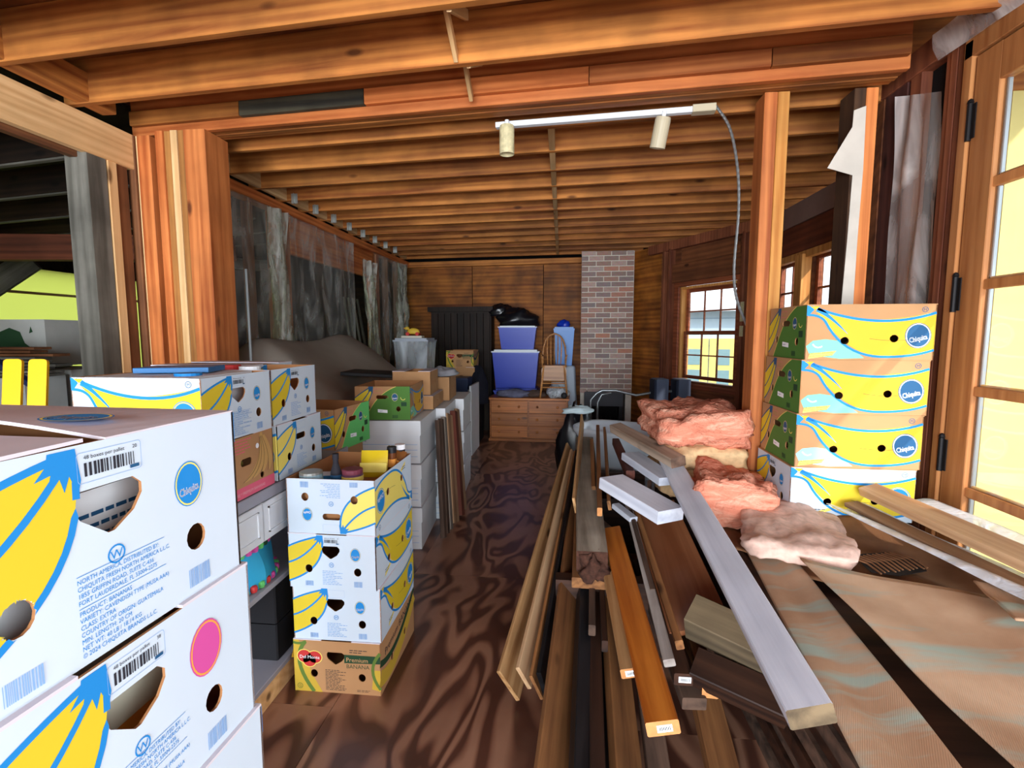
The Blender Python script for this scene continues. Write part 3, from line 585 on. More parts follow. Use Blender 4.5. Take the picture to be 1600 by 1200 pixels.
# ------------------------------------------------------------------ banana cartons
BL, BW, BH, CT = .50, .40, .243, .004
def clip_left(pts, x0=0.0): return [(max(x0, p[0]), p[1]) for p in pts]
HOUSE = [(.155, .185), (.160, .192), (.225, .192), (.236, .182), (.236, .170), (.224, .152), (.198, .136), (.190, .136), (.160, .160), (.154, .172)]
def short_holes(kind='house'):
    h = [HOUSE if kind == 'house' else rrect(.155, .152, .238, .180, .013)]
    return h + [circ(.093, .088, .0165, .0185, 14), circ(.315, .080, .0165, .0185, 14)]
def long_holes(style=0): return [circ(.155, .085, .017, n=14), circ(.345, .095, .017, n=14)] if style else [circ(.31, .09, .017, n=14), rrect(.20, .165, .29, .192, .013)]
LOGO = [0]
def oval_logo(m, cx, cy, rx, ry, z, M, rot=0., fill=None, txt=True, ring=None):
    fill = fill or M_BLUE; T = M @ Matrix.Translation((cx, cy, 0)) @ Matrix.Rotation(rot, 4, 'Z')
    m.poly([circ(0, 0, rx, ry, 24)], z, fill, T); m.poly([circ(0, 0, rx * .94, ry * .95, 24), circ(0, 0, rx * .86, ry * .88, 24)], z + .0002, ring or M_YEL2, T)
    if txt:
        for (dx, dy) in ((0, 0), (.022, 0), (.011, .02)): m.text('Chiquita', dx * rx, -ry * .42 + dy * ry, rx * .62, M_PWHITE, z + .0004, T, 'CENTER', rot=.14, sx=.66)
def barcode(m, x0, y0, x1, y1, mat, z, M, n=16, seed=1):
    rn = random.Random(seed); x = x0
    while x < x1: wd = rn.choice((.0008, .0014, .002)) * (x1 - x0) / .04; m.poly([[(x, y0), (min(x + wd, x1), y0), (min(x + wd, x1), y1), (x, y1)]], z, mat, M); x += wd + rn.choice((.0009, .0016)) * (x1 - x0) / .04
def lines(m, x0, x1, y0, y1, n, mat, z, M, seed=2):
    rn = random.Random(seed)
    for k in range(n):
        y = y1 - (y1 - y0) * (k + .5) / n; h = (y1 - y0) / n * .36; e = x0 + (x1 - x0) * rn.uniform(.55, 1); x = x0
        while x < e: wl_ = rn.uniform(.008, .02); m.poly([[(x, y), (min(e, x + wl_), y), (min(e, x + wl_), y + h), (x, y + h)]], z, mat, M); x += wl_ + .003
def roundmark(m, cx, cy, r, ch_, mat, z, M):
    m.poly([circ(cx, cy, r, n=18), circ(cx, cy, r * .82, n=18)], z, mat, M); m.text(ch_, cx, cy - r * .5, r * 1.35, mat, z, M, 'CENTER')
def banana_end(m, z, M, yel):
    top = bez((0, .185), (.06, .215), (.135, .232), 8); low = bez((.158, .205), (.16, .085), (0, .028), 12); mid = bez((.0, .112), (.075, .135), (.14, .215), 8)
    m.poly([top + [(.152, .238), (.16, .225)] + low], z, yel, M)
    hole = None
    for cv, wd in ((top, .008), (low, .008), (mid, .008)): m.poly([stroke(cv, wd)], z + .0002, M_BLUE, M)
    m.poly([[(.132, .240), (.160, .240), (.164, .205), (.160, .190), (.152, .212), (.146, .196), (.142, .212), (.130, .204), (.134, .218), (.118, .214), (.130, .228)]], z + .0003, M_BLUE, M)
def art_short(m, M, var):
    z = .0004; v = var
    if v.get('base'):      # coloured panel under the print
        m.poly([v['base']] + [h for h in v['holes'] if all(inside(p, v['base']) for p in h)], z, v['basemat'], M); z += .0004
    mk = v.get('mark', 'M'); ink = v.get('ink', M_BLUE)
    # cut the banana round the hole by drawing it first and letting the hole rim stand proud
    banana_with_holes(m, z, M, v.get('yel', M_YEL), v['holes'])
    z += .0006
    if v.get('pink'): oval_logo(m, .305, .165, .030, .040, z, M, 0, M_MAG, False, M_ORG)
    else: oval_logo(m, .307, .158, .024, .031, z, M, 0, v.get('logo', M_BLUE))
    roundmark(m, .197, .108, .011, mk, ink, z, M)
    if v.get('sticker', True):
        m.poly([rrect(.160, .200, .238, .234, .004), rrect(.1605, .2005, .2375, .2335, .0038)], z, M_LBLUE, M)
        if v.get('bar', True):
            barcode(m, .168, .207, .228, .222, M_INK, z, M, seed=5); m.text(v.get('pal', '48 boxes per pallet      20'), .168, .226, .0062, M_INK, z, M)
            m.poly([[(.222, .2025), (.234, .2025), (.234, .2065), (.222, .2065)]], z + .0002, M_DBLUE, M)
    if v.get('detail'):
        y = .093
        m.poly([[(.150, .1005), (.262, .1005), (.262, .1012), (.150, .1012)]], z, M_BLUE, M)
        for tx in ('NORTH AMERICA, DISTRIBUTED BY:', 'CHIQUITA FRESH NORTH AMERICA L.L.C.', '1855 GRIFFIN ROAD, SUITE C-436', 'FORT LAUDERDALE, FL 33004-2275', None, 'PRODUCT: BANANAS', 'VARIETY: CAVENDISH TYPE (MUSA AAA)', 'CLASS: EXTRA', 'COUNTRY OF ORIGIN: GUATEMALA', 'MIN. LENGTH: 20 CM', 'NET WT: 40 LB / 18.14 KG', '\u00a9 2024 CHIQUITA BRANDS L.L.C.'):
            if tx is None: m.poly([[(.150, y + .003), (.262, y + .003), (.262, y + .0037), (.150, y + .0037)]], z, M_BLUE, M); y -= .004; continue
            m.text(tx, .150, y - .001, .0078, M_BLUE, z, M, sx=.82); y -= .0079
    else: lines(m, .155, .25, .015, .082, 9, v.get('txt', M_LBLUE), z, M, 4)
    barcode(m, .075, .010, .112, .032, M_LBLUE, z, M, seed=8)
    barcode(m, .298, .012, .335, .038, v.get('bc', M_LBLUE), z, M, seed=9)
def inside(p, poly):
    c = False; n = len(poly)
    for i in range(n):
        a, b = poly[i], poly[(i + 1) % n]
        if (a[1] > p[1]) != (b[1] > p[1]) and p[0] < (b[0] - a[0]) * (p[1] - a[1]) / (b[1] - a[1]) + a[0]: c = not c
    return c
def banana_with_holes(m, z, M, yel, holes):
    banana_end(m, z, M, yel)
def art_long(m, M, var):
    """big banana across the long face"""
    z = .0004; kr = var.get('organic'); yel = var.get('yel', M_YEL)
    U = lambda p: [(q[0], q[1]) for q in p]
    top = bez((.085, .205), (.25, .150), (.498, .215), 14); bot = bez((.03, .19), (.16, .02), (.30, .012), 12)[1:] + bez((.30, .012), (.42, .010), (.498, .04), 8)[1:]
    if kr:
        leaf = [(.004, .06), (.03, .085), (.08, .092), (.13, .085), (.18, .055), (.235, .008), (.14, .004), (.02, .02)]
        m.poly([leaf], z, var.get('leaf', M_TEAL), M); m.poly([[(.015, .004), (.11, .02), (.125, .04), (.02, .028)]], z + .0002, M_YEL2, M)
        m.text('ORGANIC BANANA', .018, .022, .0105, M_DGREEN, z + .0004, M, rot=.08); m.text('SELECTED QUALITY', .018, .010, .0105, M_DGREEN, z + .0004, M, rot=.08); z += .0004
        m.poly([stroke(bez((.03, .07), (.045, .045), (.068, .06), 6), .006)], z + .0002, M_PWHITE, M)
    body = bez((.125, .195), (.28, .155), (.498, .212), 12) + [(.498, .045)] + bez((.498, .040), (.42, .012), (.30, .014), 8) + bez((.30, .014), (.18, .02), (.06, .185), 12) + [(.05, .20), (.028, .222)]
    m.poly([body], z, yel, M)
    for cv, wd in ((bez((.02, .236), (.28, .125), (.498, .208), 16), .011), (bez((.006, .200), (.055, .20), (.075, .17), 6) + bez((.075, .17), (.15, .02), (.30, .014), 10)[1:] + bez((.30, .014), (.42, .012), (.498, .045), 8)[1:], .010), (bez((.04, .225), (.09, .20), (.165, .115), 8), [.022, .020, .018, .014, .012, .010, .008, .004, .001])): m.poly([stroke(cv, wd)], z + .0003, M_BLUE, M)
    m.poly([[(.003, .242), (.02, .236), (.028, .222), (.006, .196), (.0, .196), (.0, .242)]], z + .0005, M_BLUE, M); m.poly([[(.012, .238), (.05, .238), (.034, .222)]], z + .0006, yel, M)
    m.poly([stroke(bez((.25, .095), (.33, .08), (.40, .09), 6), .0012)], z + .0004, M_INK, M)
    oval_logo(m, .435, .108, .050, .056, z + .0006, M, .12, M_DBLUE if kr else M_BLUE, True, M_PWHITE if kr else None)
    roundmark(m, .455, .222, .012, 'M', M_DBLUE, z, M)
    if not kr: m.poly([[(.10, .016), (.185, .05), (.185, .066), (.10, .03)]], z, M_YEL2, M); lines(m, .10, .18, .03, .05, 2, M_INK, z + .0003, M, 3)
def wall(m, Lw, holes, out, M):
    m.prism([[(0, 0), (Lw, 0), (Lw, BH), (0, BH)]] + holes, -CT, 0, out, M_KRAFTI, M, back=M_KRAFTI)
FACES = {'+x': Matrix(((0, 0, 1, BL / 2), (1, 0, 0, -BW / 2), (0, 1, 0, 0), (0, 0, 0, 1))), '-x': Matrix(((0, 0, -1, -BL / 2), (-1, 0, 0, BW / 2), (0, 1, 0, 0), (0, 0, 0, 1))),
         '-y': Matrix(((1, 0, 0, -BL / 2), (0, 0, -1, -BW / 2), (0, 1, 0, 0), (0, 0, 0, 1))), '+y': Matrix(((-1, 0, 0, BL / 2), (0, 0, 1, BW / 2), (0, 1, 0, 0), (0, 0, 0, 1)))}
_BX = {}
def punched(m0, holes, M):
    """drop printed faces whose middle falls in a hole of this wall"""
    Mi = M.inverted(); keepf, keepm = [], []
    for f, k in zip(m0.f, m0.m):
        c = sum((m0.v[i] for i in f), Vector()) / len(f); q = Mi @ c
        if any(inside((q.x, q.y), h) for h in holes): continue
        keepf.append(f); keepm.append(k)
    m0.f, m0.m = keepf, keepm; return m0
def fine(m0, M, holes):
    """subdivide big printed triangles near holes so the punched outline stays clean"""
    Mi = M.inverted()
    for _ in range(13):
        nf, nm = [], []
        for f, k in zip(m0.f, m0.m):
            if len(f) != 3: nf.append(f); nm.append(k); continue
            P = [Mi @ m0.v[i] for i in f]; L = [(P[i] - P[(i + 1) % 3]).length for i in range(3)]; c = (P[0] + P[1] + P[2]) / 3; lm = max(L)
            near = any(math.hypot(c.x - sum(q[0] for q in h) / len(h), c.y - sum(q[1] for q in h) / len(h)) < lm * .67 + .026 for h in holes)
            if lm > .005 and near:
                i = L.index(lm); a, b, d = f[i], f[(i + 1) % 3], f[(i + 2) % 3]; m0.v.append((m0.v[a] + m0.v[b]) / 2); n = len(m0.v) - 1; nf += [(a, n, d), (n, b, d)]; nm += [k, k]
            else: nf.append(f); nm.append(k)
        m0.f, m0.m = nf, nm
    return m0
def carton_meshes(kind):
    if kind in _BX: return _BX[kind]
    V = dict(VAR[kind]); out = V['out']; sh = V.setdefault('holes', short_holes(V.get('hole', 'house'))); lh = V.get('lholes', long_holes(1))
    b = MB()
    for f in ('+x', '-x'): wall(b, BW, sh, out, FACES[f])
    for f in ('+y', '-y'): wall(b, BL, lh, V.get('lout', out), FACES[f])
    b.box((-BL / 2 + CT, -BW / 2 + CT, .001), (BL / 2 - CT, BW / 2 - CT, .005), M_KRAFTI)
    body = b.mesh('body'); pr = []
    for f in ('+x', '-x', '+y', '-y'):
        if f in V.get('skip', ()): continue
        p = MB(); H = sh if 'x' in f else lh; (V.get('short', art_short) if 'x' in f else V.get('long', art_long))(p, FACES[f], V)
        if p.f: pr.append((f, punched(fine(p, FACES[f], H), H, FACES[f]).mesh('printing')))
    _BX[kind] = (body, pr); return _BX[kind]
DOLE_SH = [rrect(.18, .125, .25, .155, .013), circ(.10, .055, .013, n=12), circ(.315, .062, .013, n=12)]
def art_dole(m, M, V):
    z = .0004; m.poly([[(0, .0), (.4, .0), (.4, .045), (0, .045)]], z, M_PINK, M); m.text('TROPICAL PARADISE * PREMIUM BANANAS', .012, .014, .0165, plain('print_pale_pink', '#eab0b6', .7), z + .0003, M)
    m.poly([stroke(circ(.045, .165, .07, .05, 24) + [(.115, .165)], .0015)], z, M_DBLUE, M); m.text('Dole', .005, .15, .055, M_RED, z, M); m.poly([stroke(bez((0, .115), (.05, .10), (.11, .145), 8), .005)], z, M_BLUE, M)
    lines(m, .14, .26, .175, .235, 5, M_PINK, z, M, 6); lines(m, .01, .1, .075, .095, 2, M_PINK, z, M, 7)
    for k in range(4):
        a = (.315 + .006 * k, .225); e = (.20 + .055 * k, .062 + .003 * k); c = (.33 + .02 * k, .09 + .015 * k)
        cv = bez(a, c, e, 10); m.poly([stroke(cv, [.012, .018, .022, .026, .028, .030, .030, .028, .024, .016, .006])], z + .0002 * k, plain('print_tan_banana', '#c9a062', .7), M); m.poly([stroke([(p[0] - .012, p[1]) for p in cv], .0015)], z + .0012, M_INK, M)
    m.poly([circ(.287, .19, .011, n=12)], z + .0015, M_PWHITE, M); m.poly([[(.305, .222), (.33, .222), (.325, .24), (.31, .24)]], z, plain('print_tan_banana', '#c9a062'), M)
def art_delmonte(m, M, V):
    z = .0004
    m.poly([[(0, .243), (.025, .243), (.05, .18), (.085, .08), (.13, .0), (.0, .0)]], z, plain('print_dull_yellow', '#c9a83a', .7), M); m.poly([stroke(bez((.055, .235), (-.02, .15), (.09, .0), 10), .018)], z + .0002, plain('print_olive', '#5f7a33', .7), M); m.poly([stroke(bez((.0, .23), (.03, .22), (.06, .237), 6), .012)], z + .0003, MATS['print_olive'], M)
    cl = circ(.045, .165, .034, .03, 16)[3:14] + circ(.07, .145, .03, .028, 16)[9:15] + circ(.1, .16, .032, .028, 16)[-3:] + circ(.1, .16, .032, .03, 16)[:6] + circ(.072, .18, .02, .022, 16)[1:7]
    for (sx, mt, dz) in ((1.12, M_YEL2, .0004), (1.0, M_RED, .0006)):
        for (cx, cy, rx, ry) in ((.05, .167, .032, .030), (.098, .165, .032, .028), (.073, .147, .03, .028)): m.poly([circ(cx, cy, rx * sx, ry * sx, 18)], z + dz, mt, M)
    m.text('Del Monte', .074, .157, .0215, M_PWHITE, z + .0008, M, 'CENTER')
    m.poly([[(.235, .145), (.4, .15), (.4, .185), (.235, .185)]], z, M_DGREEN, M); m.text('Premium', .243, .153, .028, plain('print_kraft', '#c79a6b', .8), z + .0003, M); m.text('BANANA', .243, .122, .026, M_DGREEN, z, M)
    m.poly([[(.36, .03), (.4, .02), (.4, .12), (.375, .12), (.365, .08)]], z + .0002, MATS['print_dull_yellow'], M); m.poly([stroke(bez((.4, .2), (.33, .12), (.4, .03), 8), .014)], z + .0004, MATS['print_olive'], M)
    lines(m, .145, .245, .01, .11, 14, M_INK, z, M, 4); lines(m, .26, .36, .19, .21, 2, M_INK, z, M, 5); lines(m, .29, .36, .01, .022, 2, M_INK, z, M, 6); roundmark(m, .025, .025, .013, 'G', MATS['print_olive'], z + .001, M)
def art_delmonte_long(m, M, V):
    z = .0004; m.poly([stroke(bez((.0, .08), (.2, -.02), (.5, .2), 14), .07)], z, plain('print_dull_yellow', '#c9a83a', .7), M); m.poly([stroke(bez((.0, .15), (.2, .05), (.5, .24), 14), .03)], z + .0002, M_DGREEN, M); m.text('Premium BANANA', .06, .15, .05, M_INK, z + .0004, M, rot=.1)
def art_green(m, M, V):
    z = .0004
    if V.get('flip'): pass
    g = V.get('green', M_GREEN)
    m.poly([[(0, 0), (.4, 0), (.4, .243), (.30, .243)] + bez((.30, .243), (.19, .20), (.13, .11), 8) + [(.06, .0)]], z, g, M)
    m.poly([stroke(bez((.30, .243), (.19, .20), (.13, .11), 8) + [(.06, 0)], .003)], z + .0003, M_YEL2, M)
    top = bez((0, .16), (.05, .2), (.115, .238), 8); low = bez((.125, .20), (.09, .08), (0, .02), 10)
    m.poly([top + [(.128, .24)] + low], z + .0002, M_YEL, M)
    for cv in (top, low, bez((0, .085), (.05, .12), (.115, .22), 8)): m.poly([stroke(cv, .007)], z + .0004, M_DBLUE, M)
    m.poly([[(.10, .243), (.135, .243), (.13, .19), (.115, .21), (.10, .2)]], z + .0006, M_DBLUE, M)
    oval_logo(m, .29, .165, .024, .03, z + .0008, M, 0, M_DBLUE); m.poly([stroke(circ(.35, .165, .018, .02, 12)[6:12], .004)], z + .0008, M_YEL2, M)
    m.poly([[(.165, .055), (.235, .05), (.235, .072), (.165, .078)]], z + .0008, M_PWHITE, M); m.text('organic', .172, .062, .011, M_DBLUE, z + .001, M); m.poly([rrect(.14, .196, .20, .226, .002), rrect(.1415, .1975, .1985, .2245, .002)], z + .0008, M_PINK, M)
    barcode(m, .27, .012, .31, .035, M_DGREEN, z + .0008, M, seed=3); m.poly([[(.335, .10), (.375, .10), (.375, .13), (.335, .13)]], z + .0008, M_DGREEN, M)
def none(m, M, V): pass
def art_plain(m, M, V): m.poly([stroke([(.02, .12), (.38, .12)], .001)], .0004, M_KRAFTI, M)
VAR = {
    'white_w': dict(out=M_WHITE, mark='W', detail=True), 'white_pink': dict(out=M_WHITE, mark='W', detail=True, pink=True, pal='48 boxes per pallet      38'),
    'white_m': dict(out=M_WHITE), 'white_mn': dict(out=M_WHITE, bar=False), 'white_p': dict(out=M_WHITE, yel=M_YEL2, bar=False, hole='slot'),
    'organic': dict(out=M_KRAFT, organic=True, yel=plain('print_warm_yellow', '#dfb02c', .6), short=art_green, hole='slot'), 'organic_b': dict(out=M_KRAFT, organic=True, yel=plain('print_warm_yellow', '#dfb02c', .6), short=art_green, hole='slot', leaf=plain('print_aqua', '#9ad0d6', .7)),
    'organic_l': dict(out=M_KRAFT, organic=True, short=art_green, hole='slot', green=M_LGREEN, leaf=M_LGREEN), 'dole': dict(out=M_KRAFT, short=art_dole, holes=DOLE_SH, long=none),
    'delmonte': dict(out=M_KRAFT, short=art_delmonte, long=art_delmonte_long), 'plain': dict(out=M_KRAFT, short=none, long=none, lholes=[circ(.18, .12, .009, .02, 10), circ(.33, .12, .009, .02, 10)], holes=[circ(.2, .12, .03, .012, 12)]),
}
def flaps(t, kind, op=0.0):
    """lid panels with the big gap of a banana carton"""
    m = MB()
    m.box((-BL / 2, -BW / 2, 0), (BL / 2, -BW / 2 + .13, .004), M_LIDGREY); m.build('flap', t, (0, 0, BH))
    m = MB(); m.box((-BL / 2, BW / 2 - .13, 0), (BL / 2, BW / 2, .004), M_LIDGREY); m.build('flap', t, (0, 0, BH))
def carton(kind, loc, rz, label, group=None, lid=True, sc=(1, 1, 1), flip=False):
    t = thing('banana_carton', label, 'carton', loc, rz, group); body, pr = carton_meshes(kind); bo = put('body', body, t)
    if flip: t.rotation_euler = (math.pi, 0, rz)
    for f, me in pr: put('printing', me, bo)
    if lid: flaps(t, kind)
    t.scale = sc; return t
H90 = -math.pi / 2
# nearest stack on the left
GN = 'white cartons stacked nearest the camera'
NB = [('white_w', 'topmost white banana carton of the nearest stack with a wavy open lid'), ('white_pink', 'white banana carton with a pink oval badge, second in the nearest stack'), ('white_m', 'white banana carton third from the top of the nearest stack')]
zb = 1.486
for k, (kd, lb) in enumerate(NB):
    zb -= BH + .0035
    t = carton(kd, (-.762 + .008 * k, .525 + .004 * k, zb), math.radians(-3 + .5 * k), lb, GN, lid=k > 0)
    if k == 0:
        top0 = t
        for (y0, y1, ph, mt) in ((-BW / 2, -BW / 2 + .17, 0, M_LIDGREY), (-.005, BW / 2, 2.2, M_LIDGREY)):
            m = MB(); n = 16; vs = []
            for i in range(n + 1):
                x = -BL / 2 + BL * i / n; bul = .02 * max(0, math.sin((i / n) * 3.14)) if ph else .004
                for (y, zz) in ((y0, .0), ((y0 + y1) / 2, bul * .6), (y1, bul if not ph else .0)): vs.append((x, y, BH + .002 + (zz if not ph else {y0: bul, y1: 0}.get(y, bul * .5))))
            fs = [(i * 3 + j, (i + 1) * 3 + j, (i + 1) * 3 + j + 1, i * 3 + j + 1) for i in range(n) for j in range(2)]
            m.add(vs, fs, mt); o = m.build('flap', t); md = o.modifiers.new('thick', 'SOLIDIFY'); md.thickness = .004
        m = MB(); oval_logo(m, .155, .045, .045, .03, .0, Matrix.Translation((0, 0, BH + .0145)), 0); m.build('lid_logo', t)
m = MB(); m.box((-.2, -.06, 0), (.2, .04, .004), MATS['kraft_inside'])
for k in range(5): m.lathe([(.0, 0), (.035, .0), (.04, .03), (.03, .045), (.0, .048)], plain('wrapped_red', '#8e2447', .25, spec=.7), 12, Matrix.Translation((-.16 + .075 * k, -.02 + .02 * (k % 2), .004)))
m.build('wrapped_packets', None, (-.76, .52, 1.417), math.radians(-3), label='red packets in clear wrap inside the nearest open white carton', cat='packets')
m = MB(); m.box((-.18, -.11, 0), (.20, .15, .17), plain('printed_yellow_card', '#e8e6cf', .6)); m.box((.2005, -.1, .05), (.201, .14, .10), M_ORG); m.build('food_box', None, (-.76, .52, 1.0), 0, label='cream box seen through the handle hole of the carton with the pink badge', cat='box')
m = MB(); m.box((-.18, -.11, 0), (.2, .15, .165), plain('white_blue_label', '#eef2f6', .6)); lines(m, .02, .22, .07, .14, 5, M_DBLUE, .0, Matrix(((0, 0, 1, .2008), (1, 0, 0, -.1), (0, 1, 0, 0), (0, 0, 0, 1)))); m.build('food_box', None, (-.76, .52, 1.25), 0, label='white labelled box inside the topmost nearest carton', cat='box')
m = MB(); m.box((-.26, -.24, 0), (.25, .22, .735), M_WHITE); m.build('packing_crate', None, (-.755, .53, 0), math.radians(-2), label='white crate carrying the nearest carton stack', cat='crate')

# cartons on the white shelving
XS = -1.235
GS = 'cartons on top of the white shelving'
carton('white_w', (XS - BL / 2, 1.80, 1.206), math.radians(-1), 'white banana carton marked W behind the nearest stack, papers on top', GS, lid=False)
carton('dole', (XS - BL / 2 - .005, 1.81, .958), 0, 'brown banana carton with a pink band under the white carton marked W', GS)
carton('white_m', (XS - BL / 2 - .01, 2.215, 1.206), math.radians(1), 'white banana carton next along the shelving, over a paler one', GS, lid=False)
carton('white_p', (XS - BL / 2 - .0, 2.235, .958), 0, 'white banana carton with a slot handle just above the open food carton', GS)
carton('organic_l', (XS - BL / 2 + .0, 2.86, .94), math.radians(-6), 'open brown and light green banana carton behind the food carton', GS, lid=False)
carton('plain', (XS - BL / 2 - .04, 2.86, .692), 0, 'plain brown carton under the light green banana carton', GS)
carton('organic', (-1.31, 3.72, .985), H90 + math.radians(5), 'open green banana carton standing on the white file boxes', GS, lid=False)
carton('plain', (-1.26, 4.22, 1.10), H90 + .08, 'upper small brown carton with two slots beside the green carton', GS, sc=(.72, .8, .8))
carton('plain', (-1.27, 4.24, .985), H90 + .08, 'lower brown carton under the small slotted one on the file boxes', GS, sc=(1, 1, .45))
carton('plain', (-1.24, 4.78, .985), H90 + .08, 'far brown carton at the end of the file boxes', GS, sc=(.9, .9, .9), lid=False)
carton('white_mn', (-1.75, 2.45, 1.206), 0, 'white banana carton at the back of the shelving against the post', GS)
# white file boxes
GF = 'white file boxes under the green carton'
def filebox(loc, label):
    t = thing('file_box', label, 'box', loc, math.radians(4), GF); m = MB(); m.box((-.25, -.30, 0), (.25, .30, .25), M_WHITEP)
    m.build('body', t); m = MB(); m.box((-.258, -.308, .21), (.258, .308, .318), plain('file_lid', '#e3e6ea', .7)); m.build('lid', t)
    m = MB(); Mx = Matrix.Translation((0, -.301, 0)) @ Matrix.Rotation(math.pi / 2, 4, 'X')
    for z in (.05, .10, .14): m.poly([stroke([(-.23, z), (.23, z)], .003)], 0, M_LBLUE, Mx)
    m.text('Name', -.22, .16, .03, M_DBLUE, 0, Mx); m.build('printing', t)
for k in range(3):
    for j in range(3): filebox((-1.30 + .035 * k, 3.80 + .63 * k, .328 * j + .0), ['bottom', 'middle', 'top'][j] + ' white file box of the ' + ['near', 'middle', 'far'][k] + ' file box stack')

# white shelving unit with drawers
t = thing('shelving_unit', 'white shelving unit with drawers and grey shelves under the cartons', 'shelving', (XS, 2.2, 0))
M_GREYM = plain('grey_melamine', '#9c9ba6', .5, noise=.04)
def sp(n, a, b, mt): m = MB(); m.cbox(a, b, mt, .003, ax=1); return m.build(n, t)
sp('top', (-.5, -1.0, .905), (.0, .55, .953), M_GREYM); sp('shelf', (-.48, -1.0, .505), (-.0, .5, .53), M_GREYM); sp('bottom_shelf', (-.48, -1.0, .105), (0, .5, .13), M_GREYM); sp('plinth', (-.46, -1.0, 0), (-.01, .5, .104), M_PALEW)
sp('back_panel', (-.5, -1.0, 0), (-.485, .5, .905), M_GREYM); sp('end_panel', (-.485, .50, 0), (0, .52, .905), M_GREYM); sp('divider', (-.48, -.02, .13), (-.16, .0, .505), M_GREYM)
for (y0, y1) in ((-1.0, -.30), (-.29, .5)):
    d = sp('drawer', (-.45, y0, .735), (.002, y1, .9), M_WHITEP); m = MB()
    for z in (.765, .87): m.box((.002, y0 + .03, z), (.008, y1 - .03, z + .006), M_WHITEP)
    for y in (y0 + .03, y1 - .036): m.box((.002, y, .765), (.008, y + .006, .876), M_WHITEP)
    m.build('drawer_moulding', d)
M_BAG = plain('turquoise_bag', '#2ea3cf', .5, noise=.12, nscale=7)
m = MB(); vs = []; nu, nv = 16, 10
for j in range(nv + 1):
    for i in range(nu + 1):
        a = 2 * math.pi * i / nu; h = j / nv; r = 1 - .25 * h * h + .05 * math.sin(5 * a + 4 * h); vs.append((.17 * r * math.cos(a), .24 * r * math.sin(a), .19 * h))
m.add(vs, [(j * 17 + i, j * 17 + i + 1, (j + 1) * 17 + i + 1, (j + 1) * 17 + i) for j in range(nv) for i in range(nu)], M_BAG)
bag = m.build('shopping_bag', None, (XS - .19, 1.93, .532), 0, smooth=True, label='turquoise shopping bag with green and pink border on the middle shelf', cat='bag')
m = MB(); rn = random.Random(4)
for i in range(14):
    a = -1.2 + 2.4 * i / 13
    for (z, mt) in ((.168, rn.choice((M_LGREEN, M_MAG, M_DGREEN))), (.015, rn.choice((M_LGREEN, M_MAG, M_RED)))): m.lathe([(.0, -.016), (.014, -.012), (.017, 0), (.014, .012), (0, .016)], mt, 8, Matrix.Translation((.165 * math.cos(a) * (1 if z < .1 else .86), .235 * math.sin(a) * (1 if z < .1 else .86), z)))
m.build('patterned_border', bag, kind='stuff')
t2 = thing('speaker_box', 'black box on the bottom shelf of the white shelving', 'box', (XS - .12, 2.15, .131)); m = MB(); m.cbox((-.1, -.14, 0), (.09, .14, .17), plain('matte_black', '#17171b', .6), .006, ax=2); m.build('lower_case', t2); m = MB(); m.cbox((-.1, -.14, .175), (.09, .14, .35), plain('matte_black', '#17171b', .6), .006, ax=2); m.build('upper_case', t2)

# middle stack by the aisle
GM = 'white cartons in the aisle stack'
MX, MY = -.985, 2.005 + BL / 2
carton('delmonte', (MX, MY, .0), H90, 'brown banana carton with a red badge at the bottom of the aisle stack', GM)
carton('white_mn', (MX + .003, MY + .006, BH + .003), H90 + .01, 'white banana carton directly on the brown one in the aisle stack', GM)
carton('white_m', (MX + .0, MY - .004, 2 * BH + .006), H90 - .012, 'white banana carton just under the open food carton in the aisle', GM)
# open carton on top: its print is upside down
tb = thing('banana_carton', 'open white banana carton full of groceries on top of the aisle stack', 'carton', (MX, MY, 3 * BH + .009), H90 - .01, GM)
VAR['white_open'] = dict(out=M_WHITE, yel=M_YEL2, bar=False, hole='slot')
body, pr = carton_meshes('white_open')
inv = Matrix.Translation((0, 0, BH)) @ Matrix.Rotation(math.pi, 4, 'X')
b2 = MB(); V = VAR['white_open']
for f in ('+x', '-x'): wall(b2, BW, short_holes('slot'), M_WHITE, FACES[f])
for f in ('+y', '-y'): wall(b2, BL, long_holes(1), M_WHITE, FACES[f])
b2.box((-BL / 2 + CT, -BW / 2 + CT, BH - .005), (BL / 2 - CT, BW / 2 - CT, BH - .001), M_KRAFTI)
bo = put('body', b2.mesh('body'), tb, M=inv)
for f, me in pr: put('printing', me, bo)
# groceries in it
def gro(name, prof, mats, x, y, z, label, tilt=(0, 0, 0), n=18):
    t_ = thing(name, label, 'grocery', (MX + x, MY + y, 3 * BH + .076 + z)); t_.rotation_euler = tilt; t_['group'] = 'groceries in the open carton'
    for k, (pf, mt, nm) in enumerate(zip(prof, mats, ('container', 'label_band', 'lid', 'top'))): m = MB(); m.lathe(pf, mt, n); m.build(nm, t_, smooth=False)
gro('food_tin', [[(.0, 0), (.05, 0), (.05, .10), (.046, .102)], [(.0502, .01), (.0506, .03), (.0506, .09)]], [M_GALV, plain('tin_label', '#9fc3d4', .5)], -.13, -.165, .085, 'silver food tin in the near left corner of the open carton')
gro('spread_jar', [[(0, 0), (.045, 0), (.048, .02), (.048, .075), (.042, .08)], [(.0485, .05), (.049, .052), (.049, .072)], [(.046, .081), (.046, .10), (.040, .103), (0, .103)]], [plain('jar_purple', '#6d4a64', .4), M_YEL2, plain('jar_lid', '#7d3f4f', .4)], .045, -.125, .09, 'squat jar with a plum lid and yellow band in the open carton')
